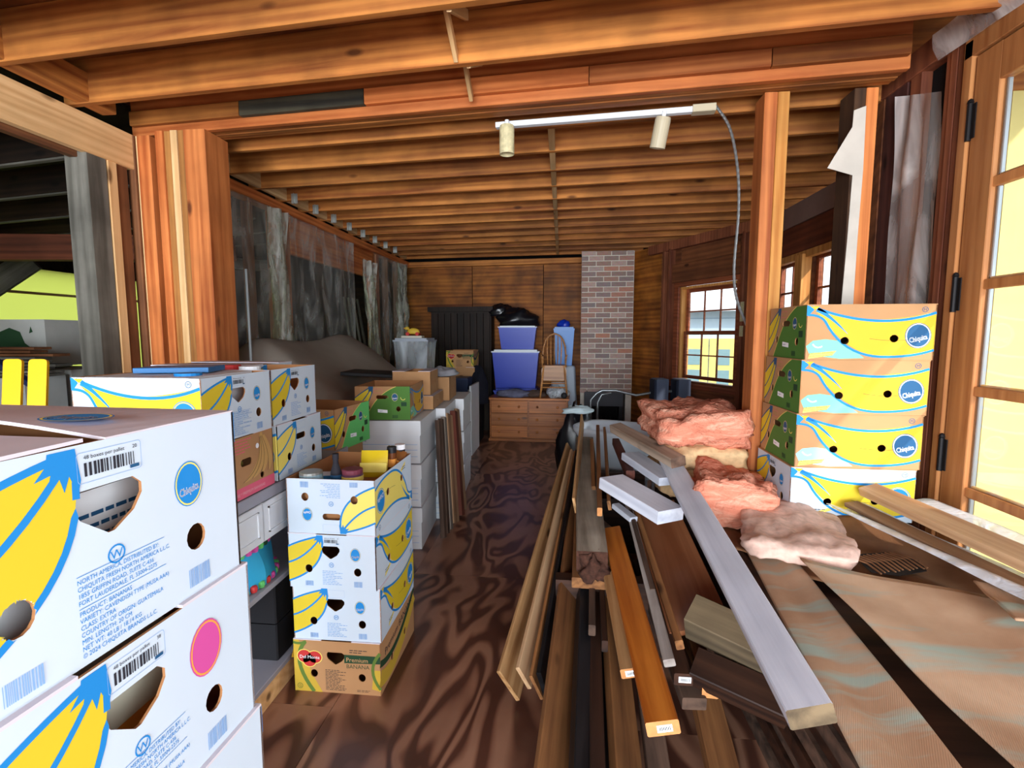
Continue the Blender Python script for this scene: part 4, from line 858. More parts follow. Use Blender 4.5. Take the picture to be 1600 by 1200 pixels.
gro('sauce_bottle', [[(0, 0), (.022, 0), (.024, .09), (.012, .13), (.012, .15)], [(.0245, .02), (.0247, .03), (.0247, .08)], [(.014, .15), (.014, .175), (0, .176)]], [M_INK, M_DBLUE, M_INK], -.02, -.15, .09, 'dark sauce bottle with a blue label in the open carton')
gro('spice_jar', [[(0, 0), (.022, 0), (.022, .09)], [(.0225, .02), (.0225, .06)], [(.023, .09), (.023, .12), (0, .12)]], [plain('amber', '#6b3b1c', .3), M_ORG, plain('black_cap', '#1c1d22', .4)], .145, .12, .12, 'small amber jar with a black cap at the right of the open carton')
gro('white_cap_jar', [[(0, 0), (.026, 0), (.026, .09)], [(.0265, .02), (.0265, .07)], [(.027, .09), (.027, .115), (0, .116)]], [M_INK, M_RED, M_PWHITE], .16, .20, .12, 'jar with a white cap in the far corner of the open carton')
def packet(loc, rot, w_, h_, d_, mt, mt2, label):
    t_ = thing('food_packet', label, 'packet', loc, rot, 'groceries in the open carton'); t_.rotation_euler = rot; m = MB(); n = 10; vs = []
    for i in range(n + 1):
        for j in range(5): u = i / n; b = math.sin(3.14 * u) * math.sin(3.14 * (j + .01) / 4); vs.append((w_ * (j / 4 - .5), -d_ / 2 * b, h_ * u))
    for i in range(n + 1):
        for j in range(5): u = i / n; b = math.sin(3.14 * u) * math.sin(3.14 * (j + .01) / 4); vs.append((w_ * (j / 4 - .5), d_ / 2 * b, h_ * u))
    o_ = (n + 1) * 5; fs = [(i * 5 + j, i * 5 + j + 1, (i + 1) * 5 + j + 1, (i + 1) * 5 + j) for i in range(n) for j in range(4)]; fs += [tuple(q + o_ for q in f)[::-1] for f in fs]
    m.add(vs, fs, mt); m.build('pouch', t_, smooth=True); m = MB(); m.box((-w_ / 2, -d_ / 2 - .002, h_ * .3), (w_ / 2, -d_ / 2 + .001, h_ * .6), mt2); m.build('printed_band', t_)
ZG = 3 * BH + .16
packet((MX + .08, MY + .04, ZG), (-.2, 0, .1), .13, .15, .04, plain('yellow_pouch', '#d6b81c', .35), M_YEL2, 'bright yellow pouch standing in the open carton')
packet((MX + .12, MY + .10, ZG + .01), (-.5, .4, .2), .10, .15, .03, plain('brown_pouch', '#7a4a22', .35), M_ORG, 'brown coffee pouch beside the yellow pouch')
packet((MX - .09, MY - .10, ZG), (-1.1, 0, .2), .16, .12, .03, plain('white_pouch', '#dcdfe8', .35), M_BLUE, 'white and blue pouch next to the silver tin')
packet((MX + .10, MY - .14, ZG), (-1.3, 0, .6), .14, .1, .02, plain('red_pouch', '#b04038', .35), M_ORG, 'red packet lying near the front edge of the open carton')
m = MB(); m.box((-.18, -.22, 0), (.18, .22, .165), M_KRAFTI); m.build('carton_insert', None, (MX, MY, 3 * BH + .016), 0, label='brown packing layer under the groceries', cat='packing')

# right stack of organic cartons
GR = 'organic banana cartons stacked by the door'
RX, RY, RA = 1.352, 2.58, math.radians(-1)
zt = 1.735
for k, (kd, lb, dx) in enumerate((('organic', 'topmost brown and green banana carton by the door', .01), ('organic', 'second brown and green banana carton from the top by the door', .0), ('organic_b', 'third banana carton by the door with a pale blue leaf print', -.008), ('white_m', 'white banana carton at the bottom of the stack by the door', -.02))):
    zt -= BH + .004; t = carton(kd, (RX + dx, RY, zt), RA, lb, GR, lid=False, sc=(1.07, 1.03, 1))
    m = MB(); m.box((-BL / 2 - .001, -BW / 2 - .001, BH - .0005), (BL / 2 + .001, BW / 2 + .001, BH + .0035), M_KRAFT); m.build('lid', t)
STACK_BASE = zt

def jar(loc, r_, h_, mt, lidm, lab):
    t_ = thing('glass_jar', lab, 'jar', loc); m = MB(); m.lathe([(0, 0), (r_ * .9, 0), (r_, .01), (r_, h_ * .8), (r_ * .85, h_ * .86)], mt, 18); m.build('jar_body', t_, smooth=False); m = MB(); m.lathe([(r_ * .9, h_ * .86), (r_ * .9, h_), (0, h_)], lidm, 18); m.build('lid', t_)
for k, (x_, y_, mt, lm, lb) in enumerate(((-1.40, 2.12, plain('jar_glass', '#9aa09a', .2), M_PWHITE, 'jar with a white lid in the second shelving carton'), (-1.55, 2.2, plain('jar_glass', '#9aa09a', .2), M_RED, 'jar with a red lid in the second shelving carton'), (-1.38, 1.72, plain('tin_grey', '#777c88', .3, .5), M_BLUE, 'blue topped tin in the carton marked W'))): jar((x_, y_, 1.214), .05, .245, mt, lm, lb)
m = MB(); m.cbox((-.13, -.09, 0), (.13, .09, .02), plain('booklet_blue', '#2f6fa8', .5), .002); m.build('booklet', None, (-1.52, 1.86, 1.4535), .3, label='blue booklet lying across the carton marked W', cat='booklet')
m = MB(); m.box((-.2, -.19, 0), (.2, .17, .235), M_WHITEP); m.build('folded_papers', None, (-1.5, 1.81, 1.214), 0, label='white papers packed inside the carton marked W', cat='papers')

# ------------------------------------------------------------------ back of the room
M_PINE = wood('orange_pine', '#9a5320', '#c87a38', .4, 18, .15, axis=0, spec=.5)
t = thing('dresser', 'orange pine dresser with three rows of round-knobbed drawers', 'dresser', (-.49, 7.36, 0), -.03)
DW2, DD, DHt = 1.17, .42, .66
def dp(n, a, b, mt, par=None, ax=0): m = MB(); m.cbox(a, b, mt, .004, ax=ax); return m.build(n, par or t)
dp('carcass', (-DW2 / 2, .02, .04), (DW2 / 2, DD, DHt - .03), M_PINE); dp('top', (-DW2 / 2 - .02, -.02, DHt - .03), (DW2 / 2 + .02, DD + .01, DHt), M_PINE); dp('base', (-DW2 / 2 - .015, -.01, 0), (DW2 / 2 + .015, DD, .045), M_PINE)
for c in range(2):
    for r_ in range(3):
        x0 = -DW2 / 2 + .025 + c * .575; z0 = .06 + r_ * .19; d = dp('drawer', (x0, 0, z0), (x0 + .545, .03, z0 + .175), M_PINE)
        for kx in (.12, .42): m = MB(); m.lathe([(.009, 0), (.008, .012), (.018, .02), (.018, .03), (.008, .036), (0, .037)], M_PINE, 12); m.build('knob', d, (x0 + kx, 0, z0 + .09), (math.pi / 2, 0, 0), smooth=True)
    dp('side_post', (-DW2 / 2 + c * (DW2 - .02), -.004, .04), (-DW2 / 2 + .02 + c * (DW2 - .02), .03, DHt - .03), M_PINE, ax=2)
# storage bins
def bin_(x0, x1, y, z0, z1, mt, lab, lidm=None, dep=.42, name='storage_bin', grp=None, tp=.85):
    t_ = thing(name, lab, 'bin', ((x0 + x1) / 2, y, z0), 0, grp); w_ = (x1 - x0) / 2; h_ = z1 - z0; m = MB(); vs = []
    for (s, z) in ((tp, 0), (.985, h_ * .9), (1, h_ * .9), (1, h_ * .93)):
        for (sx, sy) in ((-1, -1), (-.9, -1.0), (.9, -1.0), (1, -1), (1, 1), (-1, 1)): vs.append((sx * w_ * s, sy * dep / 2 * s, z))
    m.add(vs, [(k * 6 + i, k * 6 + (i + 1) % 6, (k + 1) * 6 + (i + 1) % 6, (k + 1) * 6 + i) for k in range(3) for i in range(6)] + [(5, 4, 3, 2, 1, 0)], mt); m.build('tub', t_)
    m = MB(); m.box((-w_ * 1.03, -dep / 2 * 1.03, h_ * .93), (w_ * 1.03, dep / 2 * 1.03, h_ * .96), lidm or mt); m.box((-w_ * .92, -dep / 2 * .92, h_ * .96), (w_ * .92, dep / 2 * .92, h_), lidm or mt); m.build('lid', t_); return t_
M_WLID = plain('white_lid', '#dfe6ee', .4)
bin_(-1.07, -.36, 8.05, .0, .75, M_BLUEP, 'deep blue storage bin at the bottom behind the dresser', M_BLUEP, .45, grp='blue storage bins')
bin_(-1.1, -.36, 8.05, .755, 1.365, M_BLUEP, 'deep blue storage bin with a white lid, middle of the blue pile', M_WLID, .45, grp='blue storage bins')
bin_(-1.0, -.40, 8.05, 1.37, 1.74, M_BLUEP, 'topmost deep blue storage bin with a white lid', M_WLID, .42, grp='blue storage bins')
t = thing('side_table', 'round table under a long white cloth beside the chimney', 'table', (.03, 7.98, 0)); m = MB(); n = 40; vs = []
for (r_, z) in ((.04, 1.115), (.17, 1.11), (.185, 1.08), (.20, .7), (.22, .3), (.24, .02)):
    for j in range(n): a = 2 * math.pi * j / n; k = 1 + (.09 * math.sin(9 * a) if z < 1.0 else 0) * (1.1 - z); vs.append((r_ * k * math.cos(a), r_ * k * math.sin(a), z))
m.add(vs, [(i * n + j, i * n + (j + 1) % n, (i + 1) * n + (j + 1) % n, (i + 1) * n + j) for i in range(5) for j in range(n)] + [tuple(range(n))[::-1]], plain('white_cloth', '#c8d3e2', .8)); m.build('tablecloth', t, smooth=True)
m = MB(); m.lathe([(.16, 0), (.16, .02)], M_POSTD); m.build('table_top', t, (0, 0, 1.08)); m = MB(); m.lathe([(.12, 0), (.03, .04), (.03, 1.08)], M_POSTD); m.build('pedestal', t)
bin_(-.13, .19, 7.98, 1.12, 1.72, M_BLUEP2, 'tall pale blue bin standing on the white clothed table', M_BLUEP2, .3, tp=.78)
def lump(name, loc, sx, sy, sz, mat, lab, cat, seed=1, amp=.25, n=18, group=None, par=None):
    rn = random.Random(seed); ph = [rn.uniform(0, 6.28) for _ in range(9)]; m = MB(); vs = []; k = 12
    for i in range(k + 1):
        th = math.pi * i / k
        for j in range(n):
            a = 2 * math.pi * j / n; d = 1 + amp * (.5 * math.sin(3 * a + ph[0] + 2 * th) + .35 * math.sin(5 * a + 4 * th + ph[1]) + .3 * math.sin(7 * th + ph[2] + 2 * a)); z = max(-.55, math.cos(th) * d)
            vs.append((sx * math.sin(th) * math.cos(a) * d, sy * math.sin(th) * math.sin(a) * d, sz * (z + .55)))
    m.add(vs, [(i * n + j, (i + 1) * n + j, (i + 1) * n + (j + 1) % n, i * n + (j + 1) % n) for i in range(k) for j in range(n)], mat)
    return m.build(name, par, loc, smooth=True, label=lab, cat=cat, group=group)
lump('cloth_bundle', (.03, 7.98, 1.72), .10, .09, .07, M_BLUEP, 'bright blue cloth heaped on the pale blue bin', 'cloth', 3)
lump('bin_bag', (-.72, 8.1, 1.745), .34, .17, .17, M_BAGB, 'black bin bag slumped on the topmost blue bin', 'bag', 5, .3)
lump('bin_bag', (-1.0, 8.2, 1.9), .2, .1, .12, M_BAGB, 'second black bin bag against the plywood above the blue bins', 'bag', 6, .3)
lump('clothes_pile', (-.72, 7.5, .662), .24, .12, .07, plain('grey_cloth', '#6f6f86', .9, noise=.3, nscale=14), 'small pile of grey and white clothes on the left of the dresser', 'clothes', 8, .3)
lump('clothes_pile', (-.40, 7.56, .662), .17, .10, .06, plain('brown_cloth', '#5f4a40', .9, noise=.2, nscale=12), 'brown cloth on the dresser beside the chair', 'clothes', 9, .3)
lump('plastic_wrap', (-.06, 7.5, .662), .17, .12, .10, sheet_plastic('wrap_film', (.85, .88, .95), .5, .2, 14), 'clear plastic wrap bundled under the wooden chair', 'plastic wrap', 10, .3)
t = thing('caster', 'black caster wheel on the dresser top', 'wheel', (.04, 7.36, .664)); m = MB(); m.tube([(.035 * math.cos(a * .628), 0, .04 + .035 * math.sin(a * .628)) for a in range(10)], .014, M_IRON, 8, closed=True); m.build('tyre', t, smooth=True); m = MB(); m.tube([(0, -.012, .04), (0, .012, .04)], .02, M_IRON); m.build('hub', t)
# bow-back high chair standing on the dresser
M_CHAIR = wood('chair_beech', '#a8662f', '#d6985a', .4, 22, .1, spec=.5)
t = thing('high_chair', 'child size bow-back wooden chair standing on the dresser', 'chair', (-.115, 7.52, .662), 0)
m = MB(); hoop = [(-.17, .12, .50), (-.175, .14, .62), (-.165, .16, .75), (-.13, .175, .86), (-.07, .18, .93), (0, .18, .955), (.07, .18, .93), (.13, .175, .86), (.165, .16, .75), (.175, .14, .62), (.17, .12, .50)]
m.tube(hoop, .012, M_CHAIR, 8); m.build('bow', t, smooth=True)
for k in range(5): x = -.11 + .055 * k; m = MB(); m.tube([(x * .9, .13, .48), (x, .155, .7), (x * .95, .175, .955 - 6 * x * x * .55)], [.007, .010, .006], M_CHAIR, 6); m.build('spindle', t, smooth=True)
m = MB(); m.prism([rrect(-.19, -.16, .19, .16, .06)], .455, .485, M_CHAIR); m.build('seat', t)
m = MB(); m.prism([rrect(-.185, .26, .185, .46, .04)], -.012, .012, M_CHAIR); m.build('seat_apron', t, (0, -.12, 0), (math.pi / 2, 0, 0))
for (sx, sy) in ((-1, -1), (1, -1), (-1, 1), (1, 1)): m = MB(); m.tube([(sx * .15, sy * .12, .46), (sx * .175, sy * .14, .25), (sx * .20, sy * .155, 0)], [.013, .017, .011], M_CHAIR, 8); m.build('leg', t, smooth=True)
for (z, y) in ((.22, -.142), (.22, .142), (.16, -.146)): m = MB(); m.tube([(-.178, y, z), (.178, y, z)], [.009, .009], M_CHAIR, 6); m.build('stretcher', t)
for s in (-1, 1): m = MB(); m.tube([(s * .172, .12, .62), (s * .19, .0, .63), (s * .185, -.12, .63)], .012, M_CHAIR, 8); m.build('arm', t, smooth=True); m = MB(); m.tube([(s * .17, -.1, .47), (s * .185, -.1, .63)], .009, M_CHAIR, 6); m.build('arm_post', t)
# dark wardrobe
t = thing('wardrobe', 'dark stained plank wardrobe against the plywood back wall', 'wardrobe', (-1.68, 8.28, 0), -.1); M_DKW = wood('dark_stain', '#170f0c', '#2e1e17', .6, 14, .3, axis=2, knots=False)
m = MB(); m.box((-.52, -.02, 0), (.52, .2, 1.98), M_DKW); m.build('carcass', t); m = MB(); m.box((-.56, -.08, 1.98), (.56, .22, 2.06), M_DKW); m.build('cornice', t)
for k in range(9): m = MB(); m.cbox((-.5 + .112 * k, -.045, .05), (-.5 + .112 * k + .106, -.02, 1.95), M_DKW, .004, ax=2); m.build('plank', t)
# clear tote with toy, cartons, dark tub
bin_(-2.2, -1.74, 6.6, .95, 1.555, sheet_plastic('clear_tote', (.75, .8, .88), .55, .25, 3), 'clear plastic tote beyond the tarpaulin, a toy on its lid', plain('grey_lid', '#aab0bc', .4), .45)
m = MB(); m.box((-.3, -.25, 0), (.3, .3, .93), plain('dark_chest', '#20191a', .7)); m.build('storage_chest', None, (-1.95, 6.62, 0), 0, label='dark chest carrying the clear tote', cat='chest')
t = thing('toy_duck', 'yellow pull-along toy duck with red wheels on the clear tote', 'toy', (-1.98, 6.52, 1.59)); M_TOY = plain('toy_yellow', '#d9b23c', .5)
m = MB(); m.box((-.14, -.06, -.032), (.14, .06, -.005), plain('toy_board', '#d8cfc0', .7)); m.build('base', t)
o_ = lump('body', (0.01, 0, .02), .085, .035, .05, M_TOY, None, None, 2, .05, par=t); o_ = lump('head', (-.075, 0, .075), .03, .026, .028, M_TOY, None, None, 2, .05, par=t)
for x in (-.06, .07): m = MB(); m.tube([(x, -.045, .02), (x, .045, .02)], .024, M_RED, 12); m.build('wheel', t)
m = MB(); m.lathe([(.012, 0), (.0, .03)], M_ORG, 8); m.build('beak', t, (-.1, 0, .095), (0, -1.57, 0))
carton('delmonte', (-1.47, 7.35, 1.13), 0.02 + H90, 'brown banana carton with a red badge in front of the wardrobe', 'cartons by the wardrobe', lid=False)
carton('plain', (-1.45, 7.35, .885), H90, 'brown carton under the red badge carton by the wardrobe', 'cartons by the wardrobe')
m = MB(); m.box((-.25, -.28, 0), (.25, .28, .88), plain('dark_chest', '#20191a', .7)); m.build('storage_chest', None, (-1.46, 7.36, 0), 0, label='dark chest under the brown cartons by the wardrobe', cat='chest')
bin_(-1.50, -1.25, 6.75, .70, 1.02, M_NAVY, 'navy tub beside the brown cartons', M_NAVY, .35)
m = MB(); m.box((-.14, -.25, 0), (.14, .25, .69), M_IRON); m.build('storage_chest', None, (-1.38, 6.75, 0), 0, label='black chest carrying the navy tub', cat='chest')
lump('coat', (-1.20, 7.15, .6), .14, .12, .35, plain('dark_coat', '#141420', .9), 'dark coat hung over the black chest left of the dresser', 'coat', 12, .2)
t = thing('door_panel', 'white panel standing on edge left of the dresser', 'panel', (-1.19, 6.42, 0)); m = MB(); m.cbox((-.015, -.0, 0), (.015, .6, .93), M_WHITEP, .004, ax=2); m.build('panel', t); m = MB(); m.box((-.035, .02, .0), (-.016, .58, .88), plain('grey_side', '#8a857f', .7)); m.build('grey_side', t)
# sloped leaning boards in the aisle
def lean(A, B, wd, th, mat, lab, roll=0): return board('leaning_board', A, B, wd, th, mat, roll, None, label=lab, cat='board', group='boards leaning on the file boxes')
M_OLD = wood('old_brown_board', '#3c2c24', '#6b5142', .8, 12, .4); M_OLDL = wood('old_tan_board', '#7f5c42', '#b08a68', .75, 12, .25); M_REDB = wood('red_brown_board', '#4a2118', '#7a3c2a', .7, 12, .3); M_OLDG = wood('worn_grey_board', '#6f6258', '#a3968a', .8, 12, .25)
LB = [(-.925, 3.72, .075, .035, M_OLD), (-.918, 3.80, .08, .032, M_OLD), (-.912, 3.89, .08, .032, M_OLDG), (-.905, 4.04, .19, .032, M_OLDL), (-.895, 4.21, .10, .06, M_REDB), (-.888, 4.35, .10, .03, M_OLDL)]
LBL = ['dark brown board, nearest of those leaning on the file boxes', 'second dark leaning board from the camera', 'worn grey leaning board between dark and tan ones', 'wide tan board leaning on the file boxes', 'thick red-brown timber leaning on the file boxes', 'pale tan board, farthest of those leaning on the file boxes']
for k, (x, y, wd, th, mt) in enumerate(LB):
    A = Vector((x + .02, y - .02, .02)); B = Vector((-1.005 + .035 * (y - 3.7), y + .24, .90)); lean(A, B, wd, th, mt, LBL[k], 90)
# fireside frame, speakers and odds
t = thing('tube_frame', 'grey bent tube frame standing in front of the fireplace', 'frame', (.93, 6.35, 0)); m = MB()
m.tube([(-.56, 0, 0), (-.56, 0, .78), (-.49, 0, .86), (-.42, 0, .90), (-.25, -.0, .90), (.0, -.02, .845), (.25, 0, .89), (.45, 0, .90), (.5, 0, .86), (.52, 0, .8), (.52, 0, 0)], .017, M_STEEL, 10); m.build('outer_tube', t, smooth=True)
m = MB(); m.tube([(-.47, .05, 0), (-.47, .05, .74), (-.42, .05, .84), (-.3, .05, .86)], .014, M_STEEL, 8); m.build('inner_tube', t, smooth=True)
for (px_, lab) in ((1.19, 'left of two dark blue grey speaker columns under the bay window'), (1.45, 'right of two dark blue grey speaker columns under the bay window')):
    t = thing('speaker_column', lab, 'speaker', (px_ + .02, 6.3, 0), .1); M_SPK = plain('blue_grey_case', '#4a5266', .45); m = MB(); m.cbox((-.075, -.12, .03), (.075, .12, 1.06), M_SPK, .006, ax=2); m.build('cabinet', t); m = MB(); m.cbox((-.10, -.115, .03), (-.076, .1, 1.05), plain('dark_cloth', '#1d2436', .8), .003, ax=2); m.build('grille', t); m = MB(); m.box((-.11, -.15, 0), (.1, .15, .03), M_IRON); m.build('foot', t)
m = MB(); m.box((-.2, -.15, 0), (.2, .15, .55), M_WHITEP); m.build('white_cabinet', None, (1.08, 5.75, 0), 0, label='small white cabinet beside the tube frame', cat='cabinet')
rn = random.Random(21)
for k in range(4): m = MB(); m.box((-.1, -.08, 0), (.1, .08, .032), [M_OLD, M_OLDL, M_INK, M_WHITEP][k]); m.build('book', None, (1.02 + rn.uniform(-.03, .03), 5.72, .552 + .033 * k), rn.uniform(-.3, .3), label=['bottom dark book on the small white cabinet', 'tan book second from the bottom on the white cabinet', 'black book third up on the white cabinet', 'white book on top of the pile on the white cabinet'][k], cat='book', group='books on the white cabinet')
lump('bin_bag', (.16, 5.55, .0), .2, .18, .50, M_BAGB, 'black bin bag behind the lumber pile', 'bag', 14, .2); lump('folded_sheet', (.18, 5.5, .74), .17, .12, .05, plain('pale_sheet', '#cfe0e4', .8), 'pale crumpled sheet on the black bag behind the lumber', 'cloth', 15, .3)
t = thing('sink', 'white enamel tub lying behind the lumber pile', 'tub', (.62, 4.85, 0), -.5); M_EN = plain('enamel', '#dfe8f2', .2, spec=.6); vs = []; m = MB(); n = 28
for (s, z) in ((.55, .30), (.8, .36), (.93, .62), (1.0, .70), (1.08, .71), (1.08, .67), (.97, .60), (.85, .3), (.6, .25)):
    for j in range(n): a = 2 * math.pi * j / n; c, sn = math.cos(a), math.sin(a); vs.append((.46 * s * math.copysign(abs(c) ** .6, c), .30 * s * math.copysign(abs(sn) ** .6, sn), z))
m.add(vs, [(i * n + j, i * n + (j + 1) % n, (i + 1) * n + (j + 1) % n, (i + 1) * n + j) for i in range(8) for j in range(n)] + [tuple(range(n)), tuple(8 * n + j for j in range(n))[::-1]], M_EN); m.build('basin', t, smooth=True)
for (sx, sy) in ((-.25, -.15), (.25, -.15), (-.25, .15), (.25, .15)): m = MB(); m.tube([(sx, sy, 0), (sx, sy, .3)], .03, M_EN); m.build('foot', t)

# ------------------------------------------------------------------ lumber pile
M_TAN = wood('tan_fir', '#a06f42', '#d1a370', .65, 22, .2); M_BRN = wood('brown_fir', '#6e4528', '#a06c40', .65, 20, .25); M_ORB = wood('orange_fir', '#a75416', '#d8802e', .45, 16, .12); M_PALE = wood('sawn_pale', '#b98a62', '#dcb68c', .7, 20, .12)
M_WHB = wood('white_painted_board', '#b9bccb', '#e8eaf4', .55, 9, .12, knots=False); M_DKB = wood('dark_brown_board', '#2a1710', '#4b2d1e', .6, 14, .3, knots=False); M_GRB = wood('grey_brown_beam', '#4f4232', '#7d6a50', .8, 10, .3); M_BLKB = wood('black_board_and_gap', '#0f0f12', '#2a282a', .4, 10, .2, knots=False)
M_SMOOTH = wood('smooth_hardwood', '#7a4428', '#b0734e', .28, 8, .1, knots=False, spec=.5); M_ENDO = plain('sawn_end_orange', '#c98852', .85, noise=.15, nscale=40); M_ENDD = plain('rotten_end', '#4a2d22', .95, noise=.5, nscale=45); M_MOULD = wood('chipped_moulding', '#8f8078', '#c9beb6', .6, 14, .3, knots=False)
def lum(n_, f_, wd, th, mat, lab, roll=0, end=None):
    A = atz(*n_); B = atz(*f_); return board('lumber_board', A, B, wd, th, mat, roll, None, end, label=lab, cat='board', group='boards in the lumber pile')
def two(A, B, wd, th, mat, lab, roll=0, end=None): return board('lumber_board', A, B, wd, th, mat, roll, None, end, label=lab, cat='board', group='boards in the lumber pile')
lum((794, 1072, .10), (893, 705, .62), .17, .018, M_TAN, 'light tan plank on the aisle side of the lumber pile', 62)
lum((818, 1060, .16), (897, 712, .64), .12, .018, M_PALE, 'pale plank second from the aisle in the lumber pile', 66)
lum((838, 1075, .14), (902, 715, .62), .13, .014, M_BRN, 'thin brown plank third from the aisle in the lumber pile', 70)
lum((850, 1080, .12), (905, 720, .60), .2, .02, M_BLKB, 'black plank filling a dark gap in the lumber pile', 78)  # black board added to colour in a dark gap of the pile
lum((862, 1230, .17), (906, 770, .46), .16, .022, M_BRN, 'wide brown plank reaching the bottom of the picture', 50)
lum((905, 1260, .20), (915, 820, .40), .06, .06, M_BLKB, 'black edged door jamb low in the lumber pile', 20)
lum((930, 1270, .18), (925, 820, .36), .05, .10, M_DKB, 'dark brown jamb beside the black edged one', 10)
lum((985, 1280, .16), (945, 820, .34), .12, .04, M_BRN, 'ribbed brown board under the orange one', 40)
lum((966, 1290, .12), (935, 860, .28), .06, .05, M_BLKB, 'black and tan strip under the ribbed board', 40)
lum((925, 878, .50), (913, 692, .66), .150, .11, wood('rotten_beam', '#6f6152', '#b7aa98', .85, 10, .35, knots=False), 'grey beam with a rotten broken end on the lumber pile', 0, M_ENDD); RB = [o for o in D.objects if o.name.startswith('lumber_board')][-1]; RB = next(o for o in D.objects if o.get('label', '').startswith('grey beam with a rotten'))
lump('rotten_end', (-.005, 0, -.085), .05, .066, .075, M_ENDD, None, None, 44, .5, par=RB)
lum((921, 912, .40), (918, 745, .52), .17, .055, M_BRN, 'brown plank under the rotten beam', 0)
lum((937, 800, .63), (934, 668, .80), .028, .05, M_BRN, 'thin stick with a cut end lying on the rotten beam', 0, M_ENDO)
lum((898, 790, .58), (910, 655, .84), .10, .016, M_TAN, 'narrow upright plank at the far left top of the lumber pile', 80)
lum((928, 765, .62), (925, 690, .78), .05, .025, M_BRN, 'short brown strip on the far end of the lumber pile', 80)
lum((952, 790, .60), (945, 672, .80), .06, .02, M_BRN, 'dark brown strip beside the thin stick', 80)
lum((925, 985, .34), (925, 830, .38), .03, .05, M_OLD, 'dark square stick poking out under the brown plank')
lum((945, 1010, .33), (935, 830, .38), .025, .05, M_DKB, 'second dark stick poking out under the brown plank')
lum((1036, 1138, .42), (956, 830, .50), .10, .05, M_ORB, 'bright orange fir board with a stapled tag on its end', -12, M_ENDO)
lum((985, 1052, .37), (944, 850, .46), .07, .04, M_TAN, 'tan board with a tag just left of the orange board', -12, M_ENDO)
lum((1046, 1036, .47), (982, 790, .58), .040, .03, M_MOULD, 'chipped whitish moulding strip right of the orange board', -15)
lum((1020, 925, .51), (985, 800, .58), .022, .03, M_OLD, 'short rounded grey stick lying against the moulding')
lum((1062, 1008, .45), (992, 790, .58), .03, .04, M_BRN, 'narrow brown strip right of the chipped moulding', -15)
lum((1095, 985, .36), (1020, 790, .56), .26, .025, M_SMOOTH, 'smooth glossy hardwood panel inside the lumber pile', -14)
lum((1080, 962, .46), (1330, 1080, .40), .13, .13, M_GRB, 'grey-brown beam with a cut end under the white board', 28, M_GRB)
lum((1085, 1040, .32), (1330, 1150, .28), .12, .08, M_DKB, 'dark brown beam below the grey-brown beam', 25)
lum((1068, 1062, .30), (1000, 850, .36), .07, .05, M_DKB, 'dark board with a tag tucked under the moulding', 0)
lum((1110, 1082, .26), (1050, 880, .32), .06, .05, M_BRN, 'brown board stub right of the dark tagged board', 0, M_ENDO)
lum((1085, 1100, .22), (1000, 880, .28), .09, .05, M_OLD, 'weathered stub under the orange board')
lum((1150, 1290, .06), (1080, 1000, .20), .11, .05, M_BRN, 'reddish board low at the bottom of the picture', 10)
lum((1040, 1290, .06), (1000, 1000, .2), .08, .05, M_OLD, 'old board on the floor under the pile')
lum((1268, 1120, .72), (1043, 716, .88), .105, .055, M_WHB, 'long white painted board running across the lumber pile', -18, M_GRB)
lum((955, 752, .78), (1048, 806, .74), .16, .065, M_WHB, 'short thick white topped timber with a rough dark edge', 0)
lum((985, 712, .86), (1045, 752, .82), .12, .045, M_WHB, 'short grey edged board behind the rough timber')
lum((962, 690, .80), (985, 742, .80), .05, .05, M_REDB, 'red-brown block joining the short white timbers')
lum((962, 668, .97), (1060, 722, .93), .085, .055, wood('weathered_top', '#6f5a4a', '#ab9684', .7, 12, .3), 'weathered board end lying across the top of the lumber pile', 10, M_OLD)
lum((962, 790, .60), (990, 812, .58), .05, .03, M_WHB, 'white chipped block under the rough timber')
# paper tags stapled to board ends
for lab_ in ('bright orange fir board', 'tan board with a tag', 'dark board with a tag'):
    bo_ = next(o for o in D.objects if o.get('label', '').startswith(lab_)); m = MB(); m.box((-.0022, -.028, -.012), (-.0004, .018, .012), M_PWHITE); [m.box((-.0026, -.022 + .005 * k, -.006), (-.0022, -.0195 + .005 * k, .006), M_INK) for k in range(7)]
    m.build('paper_tag', bo_, label='white stapled tag')
# carrying stack beneath the pile and the cardboard
t = thing('plywood_stack', 'dark stack of plywood sheets under the cardboard and cartons', 'stack', (1.20, 2.55, 0))
for k in range(10): m = MB(); m.box((-.42 + .01 * (k % 3), -1.72 + .015 * (k % 2), .068 * k + .002), (.46 - .012 * (k % 2), 1.65, .068 * k + .06), M_DKB if k % 2 else M_OLD); m.build('plywood_sheet', t)
STK = .068 * 9 + .062
t = thing('sawhorse', 'low timber trestle under the lumber pile', 'trestle', (.38, 3.6, 0))
for y in (-1.2, .0, .8): m = MB(); m.box((-.4, y, .0), (.36, y + .08, .38), M_DKB); m.build('bearer', t)
m = MB(); m.box((-.35, -1.25, .0), (-.28, .9, .2), M_DKB); m.build('rail', t)
if STACK_BASE - STK > .005: m = MB(); m.box((-.24, -.19, 0), (.24, .19, STACK_BASE - STK - .001), M_KRAFT); m.build('plain_carton', None, (RX - .02, RY, STK), RA, label='flat brown carton under the stack by the door', cat='carton')

